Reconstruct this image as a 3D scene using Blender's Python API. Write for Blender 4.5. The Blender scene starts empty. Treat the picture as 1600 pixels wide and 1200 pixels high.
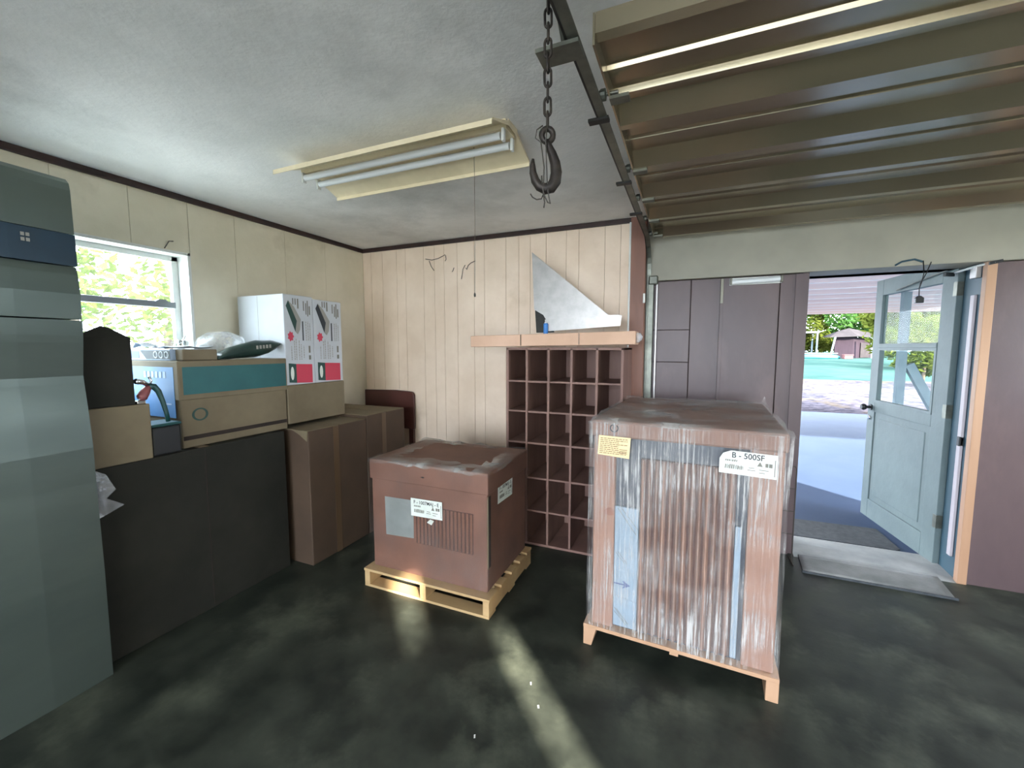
import bpy, bmesh, math, random
from mathutils import Vector, Matrix
random.seed(7)
PI = math.pi
scene = bpy.context.scene
COL = scene.collection

# ------------------------------------------------------------------ camera
CAMERA_HEIGHT = 1.48
PITCH = math.radians(5.004)
YAW = math.radians(22.971)
cam_data = bpy.data.cameras.new('camera')
cam_data.sensor_fit = 'HORIZONTAL'
cam_data.sensor_width = 36.0
cam_data.lens = 651.0 / 1600.0 * 36.0
cam_data.clip_start = 0.05
cam_data.clip_end = 400
cam = bpy.data.objects.new('camera', cam_data)
COL.objects.link(cam)
cam.location = (0, 0, CAMERA_HEIGHT)
cam.rotation_euler = (PI / 2 - PITCH, 0, YAW)
scene.camera = cam

# ------------------------------------------------------------------ sky
SKY_STRENGTH = 12.0
world = bpy.data.worlds.new('sky')
scene.world = world
world.use_nodes = True
wn = world.node_tree.nodes
bg = wn['Background']
bg.inputs['Color'].default_value = (0.79, 0.88, 1.0, 1)
bg.inputs['Strength'].default_value = SKY_STRENGTH

# ------------------------------------------------------------------ sun (low, from behind and to the right of the camera)
SUN_STRENGTH = 27.0
SUN_ELEVATION = math.radians(20)
sun_data = bpy.data.lights.new('sun', 'SUN')
sun_data.energy = SUN_STRENGTH
sun_data.angle = math.radians(0.9)
sun_data.color = (1.0, 0.93, 0.82)
sun = bpy.data.objects.new('sun', sun_data)
COL.objects.link(sun)
sd = Vector((-math.cos(SUN_ELEVATION) * 0.7071, math.cos(SUN_ELEVATION) * 0.7071, -math.sin(SUN_ELEVATION)))
sun.rotation_euler = sd.to_track_quat('-Z', 'Y').to_euler()
sun.location = (6, -6, 6)


def portal(name, loc, direction, sx, sy):
    d = bpy.data.lights.new(name, 'AREA')
    d.shape = 'RECTANGLE'
    d.size = sx
    d.size_y = sy
    d.cycles.is_portal = True
    o = bpy.data.objects.new(name, d)
    COL.objects.link(o)
    o.location = loc
    o.rotation_euler = Vector(direction).to_track_quat('-Z', 'Z').to_euler()


portal('window_portal', (-3.16, 1.24, 1.62), (1, 0, 0), 1.0, 1.0)
portal('doorway_portal', (1.15, 3.74, 1.0), (0, -1, 0), 0.95, 2.0)
portal('side_window_portal', (2.8, 2.325, 1.63), (-1, 0, 0), 1.25, 0.86)
portal('rear_opening_portal', (-0.05, -2.74, 1.16), (0, 1, 0), 3.5, 2.32)

# ------------------------------------------------------------------ exposure
vs = scene.view_settings
vs.view_transform = 'Standard'
vs.look = 'None'
vs.exposure = 0.92
vs.gamma = 1.0
vs.use_curve_mapping = False
scene.cycles.use_denoising = True
scene.cycles.max_bounces = 12
scene.cycles.diffuse_bounces = 7
scene.cycles.glossy_bounces = 4
scene.cycles.transparent_max_bounces = 24
scene.cycles.sample_clamp_indirect = 6.0


# ================================================================== helpers
def S(r, g, b):
    def f(c):
        c /= 255.0
        return c / 12.92 if c <= 0.04045 else ((c + 0.055) / 1.055) ** 2.4
    return (f(r), f(g), f(b), 1)


def new_mat(name):
    m = bpy.data.materials.new(name)
    m.use_nodes = True
    nt = m.node_tree
    nt.nodes.clear()
    out = nt.nodes.new('ShaderNodeOutputMaterial')
    return m, nt, out


def coords(nt, stretch, kind='Object'):
    tc = nt.nodes.new('ShaderNodeTexCoord')
    mp = nt.nodes.new('ShaderNodeMapping')
    mp.inputs['Scale'].default_value = stretch
    nt.links.new(tc.outputs[kind], mp.inputs['Vector'])
    return mp.outputs['Vector']


def noise(nt, vec, scale, detail=4, rough=0.6):
    n = nt.nodes.new('ShaderNodeTexNoise')
    n.inputs['Scale'].default_value = scale
    n.inputs['Detail'].default_value = detail
    n.inputs['Roughness'].default_value = rough
    nt.links.new(vec, n.inputs['Vector'])
    return n.outputs['Fac']


def ramp(nt, fac, stops):
    r = nt.nodes.new('ShaderNodeValToRGB')
    e = r.color_ramp.elements
    while len(e) < len(stops):
        e.new(0.5)
    for i, (p, c) in enumerate(stops):
        e[i].position = p
        e[i].color = c
    nt.links.new(fac, r.inputs['Fac'])
    return r.outputs['Color']


def g(v):
    return (v, v, v, 1)


def pbr(name, c1, c2=None, scale=6, lo=0.35, hi=0.65, rough=0.6, rough2=None, metallic=0.0, bump=0.0,
        bump_scale=60, stretch=(1, 1, 1), bump_stretch=None, spec=0.5, c3=None, scale3=1.2, lo3=0.5, hi3=0.7, coat=0.0):
    m, nt, out = new_mat(name)
    p = nt.nodes.new('ShaderNodeBsdfPrincipled')
    nt.links.new(p.outputs[0], out.inputs[0])
    p.inputs['Roughness'].default_value = rough
    p.inputs['Metallic'].default_value = metallic
    p.inputs['Specular IOR Level'].default_value = spec
    p.inputs['Coat Weight'].default_value = coat
    v = coords(nt, stretch)
    if c2 is None:
        p.inputs['Base Color'].default_value = c1
    else:
        f = noise(nt, v, scale)
        c = ramp(nt, f, [(lo, c1), (hi, c2)])
        if c3 is not None:
            f3 = noise(nt, v, scale3, 6, 0.65)
            k = ramp(nt, f3, [(lo3, g(0)), (hi3, g(1))])
            mx = nt.nodes.new('ShaderNodeMixRGB')
            nt.links.new(k, mx.inputs['Fac'])
            nt.links.new(c, mx.inputs['Color1'])
            mx.inputs['Color2'].default_value = c3
            c = mx.outputs[0]
        nt.links.new(c, p.inputs['Base Color'])
        if rough2 is not None:
            r = ramp(nt, f, [(lo, g(rough)), (hi, g(rough2))])
            nt.links.new(r, p.inputs['Roughness'])
    if bump:
        b = nt.nodes.new('ShaderNodeBump')
        b.inputs['Strength'].default_value = bump
        b.inputs['Distance'].default_value = 0.01
        bv = coords(nt, bump_stretch or stretch)
        nt.links.new(noise(nt, bv, bump_scale, 5), b.inputs['Height'])
        nt.links.new(b.outputs[0], p.inputs['Normal'])
    return m


def film_mat(name, lo, hi, scale, stretch, peak=0.7, tint=(0.92, 0.93, 0.95, 1), base=0.06, rough=0.22, bump=0.6):
    """stretch film: mostly clear, milky where it creases"""
    m, nt, out = new_mat(name)
    p = nt.nodes.new('ShaderNodeBsdfPrincipled')
    p.inputs['Base Color'].default_value = tint
    p.inputs['Roughness'].default_value = rough
    p.inputs['Specular IOR Level'].default_value = 0.6
    t = nt.nodes.new('ShaderNodeBsdfTransparent')
    mx = nt.nodes.new('ShaderNodeMixShader')
    v = coords(nt, stretch)
    f = noise(nt, v, scale, 6, 0.65)
    k = ramp(nt, f, [(lo, g(base)), (hi, g(peak))])
    v2 = coords(nt, (1, 1, 1))
    f2 = noise(nt, v2, 3.2, 4)
    k2 = ramp(nt, f2, [(0.42, g(0.18)), (0.62, g(1))])
    mu = nt.nodes.new('ShaderNodeMath')
    mu.operation = 'MULTIPLY'
    nt.links.new(k, mu.inputs[0])
    nt.links.new(k2, mu.inputs[1])
    b = nt.nodes.new('ShaderNodeBump')
    b.inputs['Strength'].default_value = bump
    b.inputs['Distance'].default_value = 0.01
    nt.links.new(f, b.inputs['Height'])
    nt.links.new(b.outputs[0], p.inputs['Normal'])
    nt.links.new(mu.outputs[0], mx.inputs[0])
    nt.links.new(t.outputs[0], mx.inputs[1])
    nt.links.new(p.outputs[0], mx.inputs[2])
    nt.links.new(mx.outputs[0], out.inputs[0])
    return m


def glass_mat(name, dirt=0.05, gloss=0.07, specks=False):
    m, nt, out = new_mat(name)
    t = nt.nodes.new('ShaderNodeBsdfTransparent')
    t.inputs[0].default_value = (0.93, 0.97, 0.96, 1)
    gl = nt.nodes.new('ShaderNodeBsdfGlossy')
    gl.inputs['Roughness'].default_value = 0.02
    d = nt.nodes.new('ShaderNodeBsdfTranslucent')
    d.inputs[0].default_value = (0.8, 0.82, 0.78, 1)
    m1 = nt.nodes.new('ShaderNodeMixShader')
    m1.inputs[0].default_value = gloss
    m2 = nt.nodes.new('ShaderNodeMixShader')
    v = coords(nt, (1, 1, 1))
    f = noise(nt, v, 45 if specks else 7, 3)
    k = ramp(nt, f, [(0.62, g(dirt)), (0.72, g(min(1, dirt * 5)))])
    nt.links.new(k, m2.inputs[0])
    nt.links.new(t.outputs[0], m1.inputs[1])
    nt.links.new(gl.outputs[0], m1.inputs[2])
    nt.links.new(m1.outputs[0], m2.inputs[1])
    nt.links.new(d.outputs[0], m2.inputs[2])
    nt.links.new(m2.outputs[0], out.inputs[0])
    return m


class MB:
    def __init__(self):
        self.v = []
        self.f = []

    def add(self, vs_, fs_):
        n = len(self.v)
        self.v += [Vector(p) for p in vs_]
        self.f += [tuple(i + n for i in q) for q in fs_]
        return self

    def box(self, x0, x1, y0, y1, z0, z1):
        return self.add([(x0, y0, z0), (x1, y0, z0), (x1, y1, z0), (x0, y1, z0),
                         (x0, y0, z1), (x1, y0, z1), (x1, y1, z1), (x0, y1, z1)],
                        [(0, 3, 2, 1), (4, 5, 6, 7), (0, 1, 5, 4), (1, 2, 6, 5), (2, 3, 7, 6), (3, 0, 4, 7)])

    def obox(self, c, ax, ay, az):
        c, ax, ay, az = Vector(c), Vector(ax), Vector(ay), Vector(az)
        P = [c + ax * i + ay * j + az * k for k in (-1, 1) for j in (-1, 1) for i in (-1, 1)]
        return self.add(P, [(0, 2, 3, 1), (4, 5, 7, 6), (0, 1, 5, 4), (1, 3, 7, 5), (3, 2, 6, 7), (2, 0, 4, 6)])

    def prism(self, poly, axis, a, b):
        def P(p, q, t):
            return {'x': (t, p, q), 'y': (p, t, q), 'z': (p, q, t)}[axis]
        n = len(poly)
        vs_ = [P(p, q, a) for p, q in poly] + [P(p, q, b) for p, q in poly]
        fs_ = [tuple(range(n))[::-1], tuple(range(n, 2 * n))]
        fs_ += [(i, (i + 1) % n, n + (i + 1) % n, n + i) for i in range(n)]
        return self.add(vs_, fs_)

    def tube(self, path, r, n=8, closed=False):
        path = [Vector(p) for p in path]
        m = len(path)
        rs = r if isinstance(r, (list, tuple)) else [r] * m
        rings = []
        up = None
        for i, p in enumerate(path):
            if closed:
                t = path[(i + 1) % m] - path[(i - 1) % m]
            else:
                t = path[min(i + 1, m - 1)] - path[max(i - 1, 0)]
            t.normalize()
            if up is None:
                up = t.orthogonal().normalized()
            else:
                up = (up - t * up.dot(t))
                up = up.normalized() if up.length > 1e-6 else t.orthogonal().normalized()
            s = t.cross(up)
            rings.append([p + (up * math.cos(2 * PI * k / n) + s * math.sin(2 * PI * k / n)) * rs[i] for k in range(n)])
        base = len(self.v)
        for q in rings:
            self.v += q
        for i in range(m if closed else m - 1):
            j = (i + 1) % m
            for k in range(n):
                l = (k + 1) % n
                self.f.append((base + i * n + k, base + i * n + l, base + j * n + l, base + j * n + k))
        if not closed:
            self.f.append(tuple(base + k for k in range(n))[::-1])
            self.f.append(tuple(base + (m - 1) * n + k for k in range(n)))
        return self

    def lathe(self, c, prof, n=20, axis='z'):
        c = Vector(c)
        base = len(self.v)
        for r, h in prof:
            for k in range(n):
                a = 2 * PI * k / n
                o = {'z': (r * math.cos(a), r * math.sin(a), h), 'x': (h, r * math.cos(a), r * math.sin(a)),
                     'y': (r * math.cos(a), h, r * math.sin(a))}[axis]
                self.v.append(c + Vector(o))
        for i in range(len(prof) - 1):
            for k in range(n):
                l = (k + 1) % n
                self.f.append((base + i * n + k, base + i * n + l, base + (i + 1) * n + l, base + (i + 1) * n + k))
        self.f.append(tuple(base + k for k in range(n))[::-1])
        self.f.append(tuple(base + (len(prof) - 1) * n + k for k in range(n)))
        return self


def world_loc(o):
    v = Vector((0, 0, 0))
    while o is not None:
        v += o.location
        o = o.parent
    return v


def build(name, mb, mat, parent=None, bevel=0.0, seg=2, smooth=False, local=False, base=None, subsurf=0):
    me = bpy.data.meshes.new(name)
    loc = Vector((0, 0, 0))
    if base is not None:
        loc = Vector(base)
    off = Vector((0, 0, 0)) if local else ((world_loc(parent) if parent else Vector((0, 0, 0))) + loc)
    me.from_pydata([tuple(v - off) for v in mb.v], [], mb.f)
    bm = bmesh.new()
    bm.from_mesh(me)
    bmesh.ops.recalc_face_normals(bm, faces=bm.faces)
    bm.to_mesh(me)
    bm.free()
    me.materials.append(mat)
    if smooth:
        for p in me.polygons:
            p.use_smooth = True
    o = bpy.data.objects.new(name, me)
    COL.objects.link(o)
    o.location = loc
    if parent:
        o.parent = parent
    if name in ('small_print', 'faint_print', 'bold_print', 'symbols', 'scribbles', 'emblem'):
        o['kind'] = 'stuff'
    if bevel:
        b = o.modifiers.new('bevel', 'BEVEL')
        b.width = bevel
        b.segments = seg
        b.limit_method = 'ANGLE'
    if subsurf:
        s = o.modifiers.new('subsurf', 'SUBSURF')
        s.levels = s.render_levels = subsurf
    return o


def tag(o, label=None, cat=None, group=None, kind=None):
    if label:
        o['label'] = label
    if cat:
        o['category'] = cat
    if group:
        o['group'] = group
    if kind:
        o['kind'] = kind
    return o


def thing(name, loc, label, cat, group=None, rz=0.0):
    o = bpy.data.objects.new(name, None)
    o.empty_display_size = 0.1
    COL.objects.link(o)
    o.location = loc
    o.rotation_euler = (0, 0, rz)
    return tag(o, label, cat, group)


def struct(name, mb, mat, **k):
    return tag(build(name, mb, mat, **k), kind='structure')


def text_part(body, size, org, ax, ay, mat, parent, width=None, name='lettering', local=False):
    cu = bpy.data.curves.new('lettering', 'FONT')
    cu.body = body
    cu.size = size
    cu.offset = size * 0.018
    cu.resolution_u = 3
    to = bpy.data.objects.new('lettering', cu)
    COL.objects.link(to)
    bpy.context.view_layer.update()
    me = bpy.data.meshes.new_from_object(to)
    COL.objects.unlink(to)
    bpy.data.objects.remove(to)
    xs = [v.co.x for v in me.vertices]
    k = (width / (max(xs) - min(xs))) if width else 1.0
    ax, ay, org = Vector(ax), Vector(ay), Vector(org)
    off = Vector((0, 0, 0)) if local else world_loc(parent)
    for v in me.vertices:
        v.co = org + ax * ((v.co.x - min(xs)) * k) + ay * v.co.y - off
    me.materials.clear()
    me.materials.append(mat)
    o = bpy.data.objects.new(name, me)
    COL.objects.link(o)
    o.parent = parent
    return o


def quad_xz(mb, y, pts, th=0.0012):
    """flat polygon on a face that looks towards -Y; pts are (x, z)"""
    return mb.prism(pts, 'y', y - th, y)


def quad_yz(mb, x, pts, th=0.0012):
    """flat polygon on a face that looks towards +X; pts are (y, z)"""
    return mb.prism(pts, 'x', x, x + th)


def rect(a0, a1, b0, b1):
    return [(a0, b0), (a1, b0), (a1, b1), (a0, b1)]


# ================================================================== materials
M = {}
M['cream'] = pbr('cream_panel_paint', S(240, 220, 200), S(228, 206, 184), 3.0, rough=0.55, c3=S(202, 180, 152), scale3=1.3, lo3=0.60, hi3=0.82, bump=0.08, bump_scale=40)
M['groove'] = pbr('panel_groove', S(186, 172, 144), rough=0.8)
M['greywall'] = pbr('left_wall_paint', S(224, 216, 196), S(210, 202, 180), 2.2, rough=0.6, c3=S(160, 148, 122), scale3=1.0, lo3=0.60, hi3=0.85, bump=0.08, bump_scale=40)
M['ceiling'] = pbr('ceiling_texture', S(232, 232, 231), S(214, 215, 214), 1.6, rough=0.85, c3=S(172, 174, 172), scale3=0.9, lo3=0.50, hi3=0.78, bump=0.22, bump_scale=40)
M['darktrim'] = pbr('dark_trim', S(58, 38, 36), S(40, 26, 26), 10, rough=0.5)
M['floor'] = pbr('oily_concrete', S(34, 38, 33), S(60, 64, 55), 4.5, lo=0.36, hi=0.70, rough=0.45, rough2=0.6, c3=S(90, 94, 80), scale3=2.2, lo3=0.52, hi3=0.8, bump=0.12, bump_scale=14, spec=0.35)
M['white'] = pbr('white_paint', S(226, 228, 226), S(210, 212, 208), 4, rough=0.45)
M['stripgrey'] = pbr('pale_weather_strip', S(176, 168, 172), rough=0.5)
M['sash'] = pbr('window_sash_metal', S(120, 124, 128), rough=0.4, metallic=0.4)
M['glass'] = glass_mat('clear_glass', 0.015, 0.012)
M['dirtyglass'] = glass_mat('speckled_glass', 0.010, 0.012, True)
M['brownply'] = pbr('brown_plywood', S(98, 80, 80), S(84, 68, 70), 2.6, rough=0.42, stretch=(1, 1, 0.4), c3=S(114, 92, 90), scale3=1.5, lo3=0.55, hi3=0.75, bump=0.1, bump_scale=20)
M['greybeam'] = pbr('header_paint', S(160, 156, 141), S(146, 143, 130), 2, rough=0.55, bump=0.05, bump_scale=20)
M['redwood'] = pbr('red_brown_wood', S(150, 104, 84), S(122, 82, 66), 5, stretch=(1, 1, 0.15), rough=0.5)
M['orangewood'] = pbr('new_stud_wood', S(186, 148, 118), S(172, 132, 102), 6, stretch=(1, 1, 0.1), rough=0.55)
M['corrugated'] = pbr('door_steel', S(172, 160, 134), S(160, 150, 128), 3, rough=0.27, metallic=0.82, stretch=(0.3, 1, 1))
M['blacksteel'] = pbr('black_steel', S(34, 34, 34), S(52, 50, 46), 12, rough=0.45, metallic=0.6)
M['greysteel'] = pbr('grey_steel', S(120, 122, 112), S(96, 98, 90), 12, rough=0.4, metallic=0.7)
M['rust'] = pbr('rusty_chain', S(64, 56, 50), S(40, 36, 34), 30, rough=0.55, metallic=0.6)
M['galv'] = pbr('galvanised', S(186, 183, 180), S(170, 167, 164), 14, rough=0.4, metallic=0.6, bump=0.04, bump_scale=18)
M['tallmetal'] = pbr('dull_metal_cabinet', S(96, 106, 100), S(84, 94, 90), 1.4, rough=0.34, rough2=0.46, metallic=0.6, bump=0.25, bump_scale=3.5, stretch=(1, 0.5, 1.6))
M['blueband'] = pbr('dark_blue_band', S(12, 42, 60), S(16, 50, 70), 3, rough=0.4)
M['card'] = pbr('cardboard', S(142, 112, 98), S(130, 100, 88), 4, rough=0.75, bump=0.1, bump_scale=18, bump_stretch=(8, 8, 0.6))
M['cardpink'] = pbr('pinkish_cardboard', S(122, 85, 70), S(106, 73, 60), 4, rough=0.7, bump=0.1, bump_scale=18, bump_stretch=(8, 8, 0.6), c3=S(96, 68, 58), scale3=2.5, lo3=0.58, hi3=0.8)
M['cardlight'] = pbr('light_cardboard', S(158, 122, 105), S(145, 110, 94), 4, rough=0.75, bump=0.08, bump_scale=18, bump_stretch=(8, 8, 0.6))
M['cardlong'] = pbr('bright_cardboard', S(220, 182, 156), S(206, 168, 142), 4, rough=0.75, bump=0.08, bump_scale=18)  # brighter copy of the light card, making up for weak light on this carton
M['cardolive'] = pbr('dull_cardboard', S(122, 110, 88), S(108, 96, 76), 3, rough=0.75, bump=0.08, bump_scale=14)
M['cardbrown'] = pbr('brown_cardboard', S(84, 66, 52), S(74, 58, 46), 3, rough=0.75, bump=0.08, bump_scale=14)
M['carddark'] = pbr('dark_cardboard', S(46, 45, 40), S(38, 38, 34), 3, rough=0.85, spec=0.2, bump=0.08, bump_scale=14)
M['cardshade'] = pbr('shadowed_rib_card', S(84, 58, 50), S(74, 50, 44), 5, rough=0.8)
M['tape'] = pbr('packing_tape', S(96, 76, 58), rough=0.3)
M['seam'] = pbr('dark_seam', S(44, 34, 30), rough=0.9)
M['whitecard'] = pbr('white_carton', S(196, 200, 206), S(186, 190, 196), 3, rough=0.6)
M['bluecard'] = pbr('blue_printed_carton', S(92, 142, 196), S(80, 130, 186), 3, rough=0.5)
M['bluedark'] = pbr('blue_print_dark', S(66, 84, 132), rough=0.5)
M['paleblue'] = pbr('pale_blue_print', S(176, 196, 224), rough=0.5)
M['teal'] = pbr('teal_lid_band', S(40, 96, 98), S(34, 86, 90), 4, rough=0.5)
M['printgrey'] = pbr('grey_print', S(150, 148, 142), rough=0.7)
M['printdark'] = pbr('dark_print', S(48, 54, 60), rough=0.6)
M['printgreen'] = pbr('green_black_print', S(40, 72, 66), rough=0.6)
M['printred'] = pbr('red_print', S(196, 62, 84), rough=0.6)
M['label'] = pbr('white_label', S(226, 230, 222), S(216, 222, 214), 8, rough=0.5)
M['manila'] = pbr('manila_label', S(242, 212, 164), S(234, 202, 154), 8, rough=0.6)
M['ink'] = pbr('black_ink', S(34, 36, 40), rough=0.6)
M['inkgrey'] = pbr('grey_ink', S(118, 116, 106), rough=0.6)
M['inkbrown'] = pbr('brown_ink', S(134, 106, 72), rough=0.6)
M['greyboard'] = pbr('grey_board', S(138, 142, 140), S(124, 128, 126), 6, rough=0.6)
M['foamblue'] = pbr('pale_blue_panel', S(146, 162, 176), S(134, 151, 166), 5, rough=0.5)
M['coil'] = pbr('dark_coil', S(62, 68, 78), S(48, 54, 64), 40, stretch=(1, 1, 0.02), rough=0.4)
M['pallet'] = pbr('pallet_wood', S(190, 160, 116), S(170, 138, 96), 5, stretch=(0.25, 1, 1), rough=0.7, bump=0.1, bump_scale=30)
M['skid'] = pbr('skid_wood', S(190, 152, 122), S(176, 137, 106), 5, stretch=(1, 1, 0.3), rough=0.7)
M['film_v'] = film_mat('stretch_film_creased', 0.46, 0.64, 16, (6.5, 4.0, 0.22), peak=0.75, base=0.13, tint=(0.74, 0.72, 0.70, 1))  # milky creases, tinted paler to carry white highlights as well
M['film_s'] = film_mat('stretch_film_smooth', 0.48, 0.80, 5, (1.5, 1.5, 0.8), peak=0.20, base=0.05, tint=(0.42, 0.38, 0.37, 1))
M['film_top'] = film_mat('stretch_film_top', 0.40, 0.62, 6, (1, 1, 1), peak=0.75, base=0.34, tint=(0.46, 0.45, 0.43, 1), bump=0.8)
M['bag'] = film_mat('clear_plastic_bag', 0.40, 0.62, 9, (1, 1, 1), peak=0.85, base=0.42, tint=(0.9, 0.93, 0.98, 1), bump=1.0)
M['cubby'] = pbr('pigeonhole_wood', S(138, 106, 94), S(120, 90, 80), 5, rough=0.6, stretch=(1, 1, 0.3), c3=S(116, 84, 76), scale3=2.0)
M['fixture'] = pbr('cream_enamel', S(226, 212, 180), S(212, 198, 166), 5, rough=0.35)
M['tube'] = pbr('fluorescent_tube', S(216, 220, 222), rough=0.25)
M['doorpaint'] = pbr('pale_green_door_paint', S(102, 116, 116), S(94, 107, 108), 3, rough=0.5, spec=0.3, c3=S(84, 98, 102), scale3=2, lo3=0.55, hi3=0.8, bump=0.3, bump_scale=9)
M['tealjamb'] = pbr('dark_teal_jamb', S(42, 74, 88), rough=0.5)
M['rubber'] = pbr('door_mat', S(74, 78, 82), S(58, 62, 66), 25, rough=0.85, bump=0.5, bump_scale=120)
M['mat_in'] = pbr('worn_mat', S(138, 138, 136), S(112, 114, 112), 4, rough=0.7, bump=0.3, bump_scale=90)
M['sill'] = pbr('concrete_sill', S(170, 172, 170), S(150, 153, 152), 6, rough=0.7)
M['black'] = pbr('black_plastic', S(26, 28, 30), rough=0.4)
M['chrome'] = pbr('chrome', S(220, 222, 224), rough=0.15, metallic=1.0)
M['bluecan'] = pbr('blue_can', S(22, 110, 186), rough=0.4)
M['pouch'] = pbr('dark_green_pouch', S(42, 66, 60), S(34, 54, 50), 8, rough=0.3, bump=0.4, bump_scale=14)
M['redplastic'] = pbr('reddish_plastic', S(150, 84, 84), S(126, 72, 76), 12, rough=0.3)
M['hose'] = pbr('dark_teal_hose', S(24, 66, 66), rough=0.35)
M['headboard'] = pbr('dark_red_wood', S(96, 58, 52), S(78, 46, 42), 4, stretch=(0.3, 1, 1), rough=0.35)
M['wire'] = pbr('thin_dark_wire', S(56, 50, 44), rough=0.6)
M['string'] = pbr('pull_string', S(92, 84, 72), rough=0.8)
# outdoors
M['carport'] = pbr('carport_boards', S(246, 212, 196), S(230, 196, 182), 1.5, stretch=(0.3, 2, 1), rough=0.7)
M['carportgap'] = pbr('carport_white_batten', S(236, 228, 226), rough=0.6)
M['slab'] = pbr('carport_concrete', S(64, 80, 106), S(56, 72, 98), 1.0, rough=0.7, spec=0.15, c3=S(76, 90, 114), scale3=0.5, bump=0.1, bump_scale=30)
M['gravel'] = pbr('gravel_litter', S(76, 72, 78), S(52, 50, 56), 5, spec=0.0, lo=0.42, hi=0.58, rough=0.9, c3=S(92, 80, 58), scale3=0.6, lo3=0.52, hi3=0.66, bump=0.5, bump_scale=20)
M['grass'] = pbr('lawn', S(40, 60, 56), S(48, 68, 63), 0.6, rough=0.9, c3=S(62, 72, 66), spec=0.0, scale3=0.25, lo3=0.55, hi3=0.75, bump=0.5, bump_scale=12)
M['paleground'] = pbr('pale_helper_surface', spec=0.1, c1=S(208, 206, 198), c2=S(194, 192, 182), scale=1.2, rough=0.9)  # pale surface shared by the unseen light helpers outdoors
M['rearground'] = pbr('rear_bounce_ground', S(172, 170, 164), S(158, 156, 150), 1.2, rough=0.9)
M['outpost'] = pbr('weathered_outdoor_timber', S(112, 124, 130), S(100, 112, 118), 5, rough=0.8, spec=0.1)
M['shedwall'] = pbr('shed_boards', S(42, 34, 40), S(35, 28, 34), 4, stretch=(6, 6, 0.3), rough=0.9, spec=0.1)
M['shedroof'] = pbr('shed_roof', S(48, 44, 45), S(40, 37, 38), 3, rough=0.9, spec=0.1)
M['turquoise'] = pbr('turquoise_paint', S(18, 80, 86), S(22, 88, 92), 3, rough=0.5)
M['pinkbox'] = pbr('pink_crate', S(96, 66, 66), rough=0.8, spec=0.1)
M['bark'] = pbr('bark', S(96, 82, 68), S(74, 62, 52), 8, stretch=(1, 1, 0.2), rough=0.9, bump=0.6, bump_scale=20)


def leaf_mat(name, c1, c2):
    m, nt, out = new_mat(name)
    v = coords(nt, (1, 1, 1))
    c = ramp(nt, noise(nt, v, 1.2, 4), [(0.35, c1), (0.65, c2)])
    d = nt.nodes.new('ShaderNodeBsdfDiffuse')
    t = nt.nodes.new('ShaderNodeBsdfTranslucent')
    mx = nt.nodes.new('ShaderNodeMixShader')
    mx.inputs[0].default_value = 0.4
    nt.links.new(c, d.inputs[0])
    nt.links.new(c, t.inputs[0])
    nt.links.new(d.outputs[0], mx.inputs[1])
    nt.links.new(t.outputs[0], mx.inputs[2])
    nt.links.new(mx.outputs[0], out.inputs[0])
    return m


M['leaf'] = leaf_mat('green_leaves', S(36, 62, 30), S(48, 72, 35))
M['leaf2'] = leaf_mat('yellow_green_leaves', S(64, 74, 28), S(78, 84, 35))
M['leaf3'] = leaf_mat('fresh_green_leaves', S(46, 78, 37), S(60, 88, 43))
M['leafpale'] = leaf_mat('pale_sunlit_leaves', S(74, 86, 44), S(94, 102, 56))

# ================================================================== the room
XL, XR, YB, YR, ZC = -3.0, 2.7, 3.30, -2.6, 2.44
YF = 3.43                                    # inner face of the boarded-up garage opening

struct('floor', MB().box(XL - 0.2, XR + 0.2, YR - 0.2, 3.75, -0.12, 0.0), M['floor'])
struct('ceiling', MB().box(XL - 0.2, XR + 0.2, YR - 0.2, 3.75, ZC, ZC + 0.1), M['ceiling'])

# left wall with the window opening, clad in wide panels
WY0, WY1, WZ0, WZ1 = 0.78, 1.73, 1.18, 2.085
wl = struct('wall_left', MB().box(XL - 0.2, XL - 0.012, YR - 0.2, WY0, 0, ZC).box(XL - 0.2, XL - 0.012, WY1, YB + 0.2, 0, ZC)
            .box(XL - 0.2, XL - 0.012, WY0, WY1, 0, WZ0).box(XL - 0.2, XL - 0.012, WY0, WY1, WZ1, ZC), M['groove'])
edges = [YR, -2.2, -1.8, -1.4, -1.0, -0.6, -0.2, 0.2, 0.5, WY0, 1.1, 1.42, WY1, 2.03, 2.43, 2.83, YB]
for a, b in zip(edges[:-1], edges[1:]):
    gp = 0.0012
    spans = [(0, ZC)] if (b <= WY0 + 1e-6 or a >= WY1 - 1e-6) else [(0, WZ0), (WZ1, ZC)]
    for z0, z1 in spans:
        build('wall_panel', MB().box(XL - 0.012, XL, a + gp, b - gp, z0, z1), M['greywall'], wl)

# back wall of grooved cream panelling
wb = struct('wall_back', MB().box(XL - 0.2, -0.43, YB + 0.008, YB + 0.12, 0, ZC), M['groove'])
x = XL
k = 0
while x < -0.431:
    w = [0.102, 0.136, 0.17, 0.102, 0.204, 0.118][k % 6]
    x1 = min(x + w, -0.43)
    build('wall_plank', MB().box(x + 0.0014, x1 - 0.0014, YB, YB + 0.008, 0, ZC), M['cream'], wb)
    x = x1
    k += 1

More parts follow.
